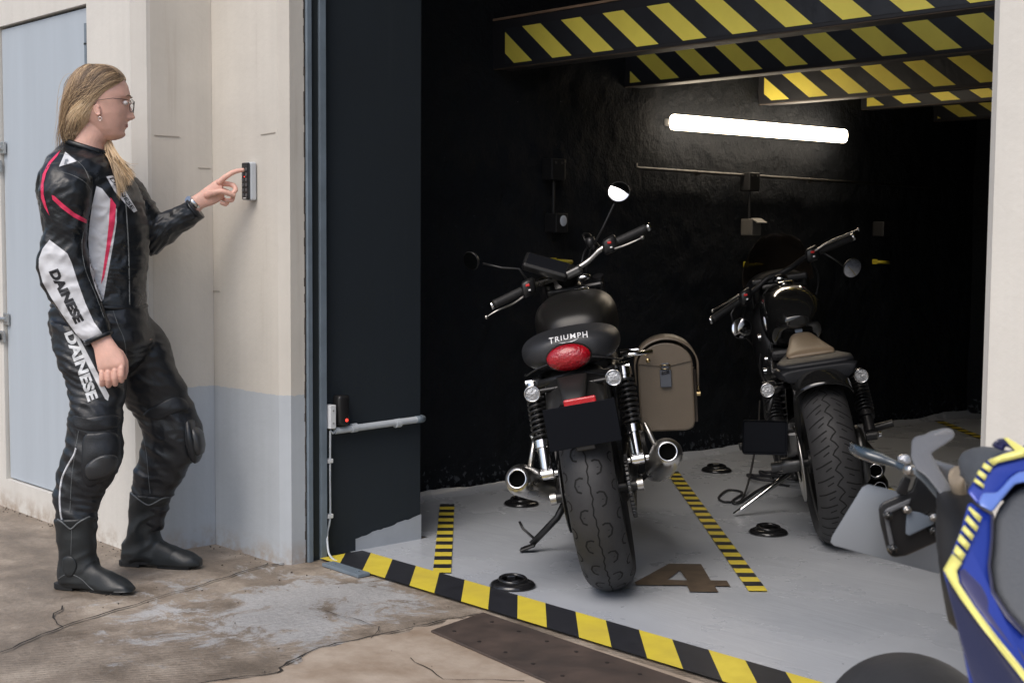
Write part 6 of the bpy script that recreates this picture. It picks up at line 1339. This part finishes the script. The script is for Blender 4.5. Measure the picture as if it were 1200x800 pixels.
slab([(1116, 648), (1127, 658), (1120.5, 667.5), (1123.7, 682.5), (1140, 707.5), (1170, 747.5), (1200, 785), (1230, 822), (1230, 836), (1200, 797.5), (1180, 772.5), (1145, 727.5), (1125, 700), (1112.5, 680), (1105.5, 667)], F2(.0052), .0012, 'decal_stripe', M_LEMON, fair, 0)
slab([(1157, 539), (1176, 531.5), (1189.5, 527.5), (1176, 513), (1180.5, 512.5), (1200, 524), (1240, 516), (1240, 528), (1200, 535), (1170, 542), (1164, 545.5)], F2(.0052), .0012, 'decal_stripe', M_LEMON, fair, 0)
slab([(1164, 604), (1163.7, 630), (1160, 662), (1164, 692), (1180, 717), (1200, 740), (1300, 850), (1400, 850), (1400, 500), (1230, 560), (1200, 566), (1180, 581)], F2(-.012), .16, 'rider_seat', M_SEATG, None, bev=.012)
slab([(1161, 602), (1164.5, 602), (1164.2, 630), (1161, 662), (1165, 691), (1181, 716), (1202, 739), (1200, 745), (1178, 722), (1161, 694), (1157, 662), (1160.5, 630)], F2(.002), .03, 'seat_seam', M_NAVY, fair, .001)
# the rest of the machine, out of the picture to the right and towards the camera
m = MB(); m.loft(dens([(Vector((.74, 1.06, .80)), Vector((.10, 0, 0)), Vector((0, 0, .06)), 2.5), (Vector((.74, .95, .84)), Vector((.15, 0, 0)), Vector((0, 0, .12)), 2.5), (Vector((.74, .78, .87)), Vector((.16, 0, 0)), Vector((0, 0, .13)), 2.5), (Vector((.74, .62, .84)), Vector((.10, 0, 0)), Vector((0, 0, .09)), 2.5)], 4), 30); b3b(m, 'fuel_tank', M_BLUE)
m = MB(); m.tube([(.50, 1.75, .315), (.56, 1.4, .36), (.6, 1.15, .42)], .03, 12, flat=1.3); b3b(m, 'swingarm', M_FRAME)
m = MB(); m.box((.74, .95, .45), (.34, .42, .40), None, .06); b3b(m, 'engine', M_ENG)
o4 = Vector((.66, .38, 0)); fw_ = tyre(b3, .30, .12, (.66-o3.x, .38-o3.y, .30), 'chev', 'front_wheel')
m = MB(); m.cyl((.58, .38, .30), (.56, .60, .92), .026).cyl((.74, .38, .30), (.70, .60, .92), .026); b3b(m, 'fork', M_DKM)
m = MB(); m.tube(spline([(.36, .70, .98), (.5, .66, 1.0), (.64, .62, .99), (.78, .66, 1.0), (.92, .70, .98)], 6), .014, 12); b3b(m, 'handlebar', M_FRAME)
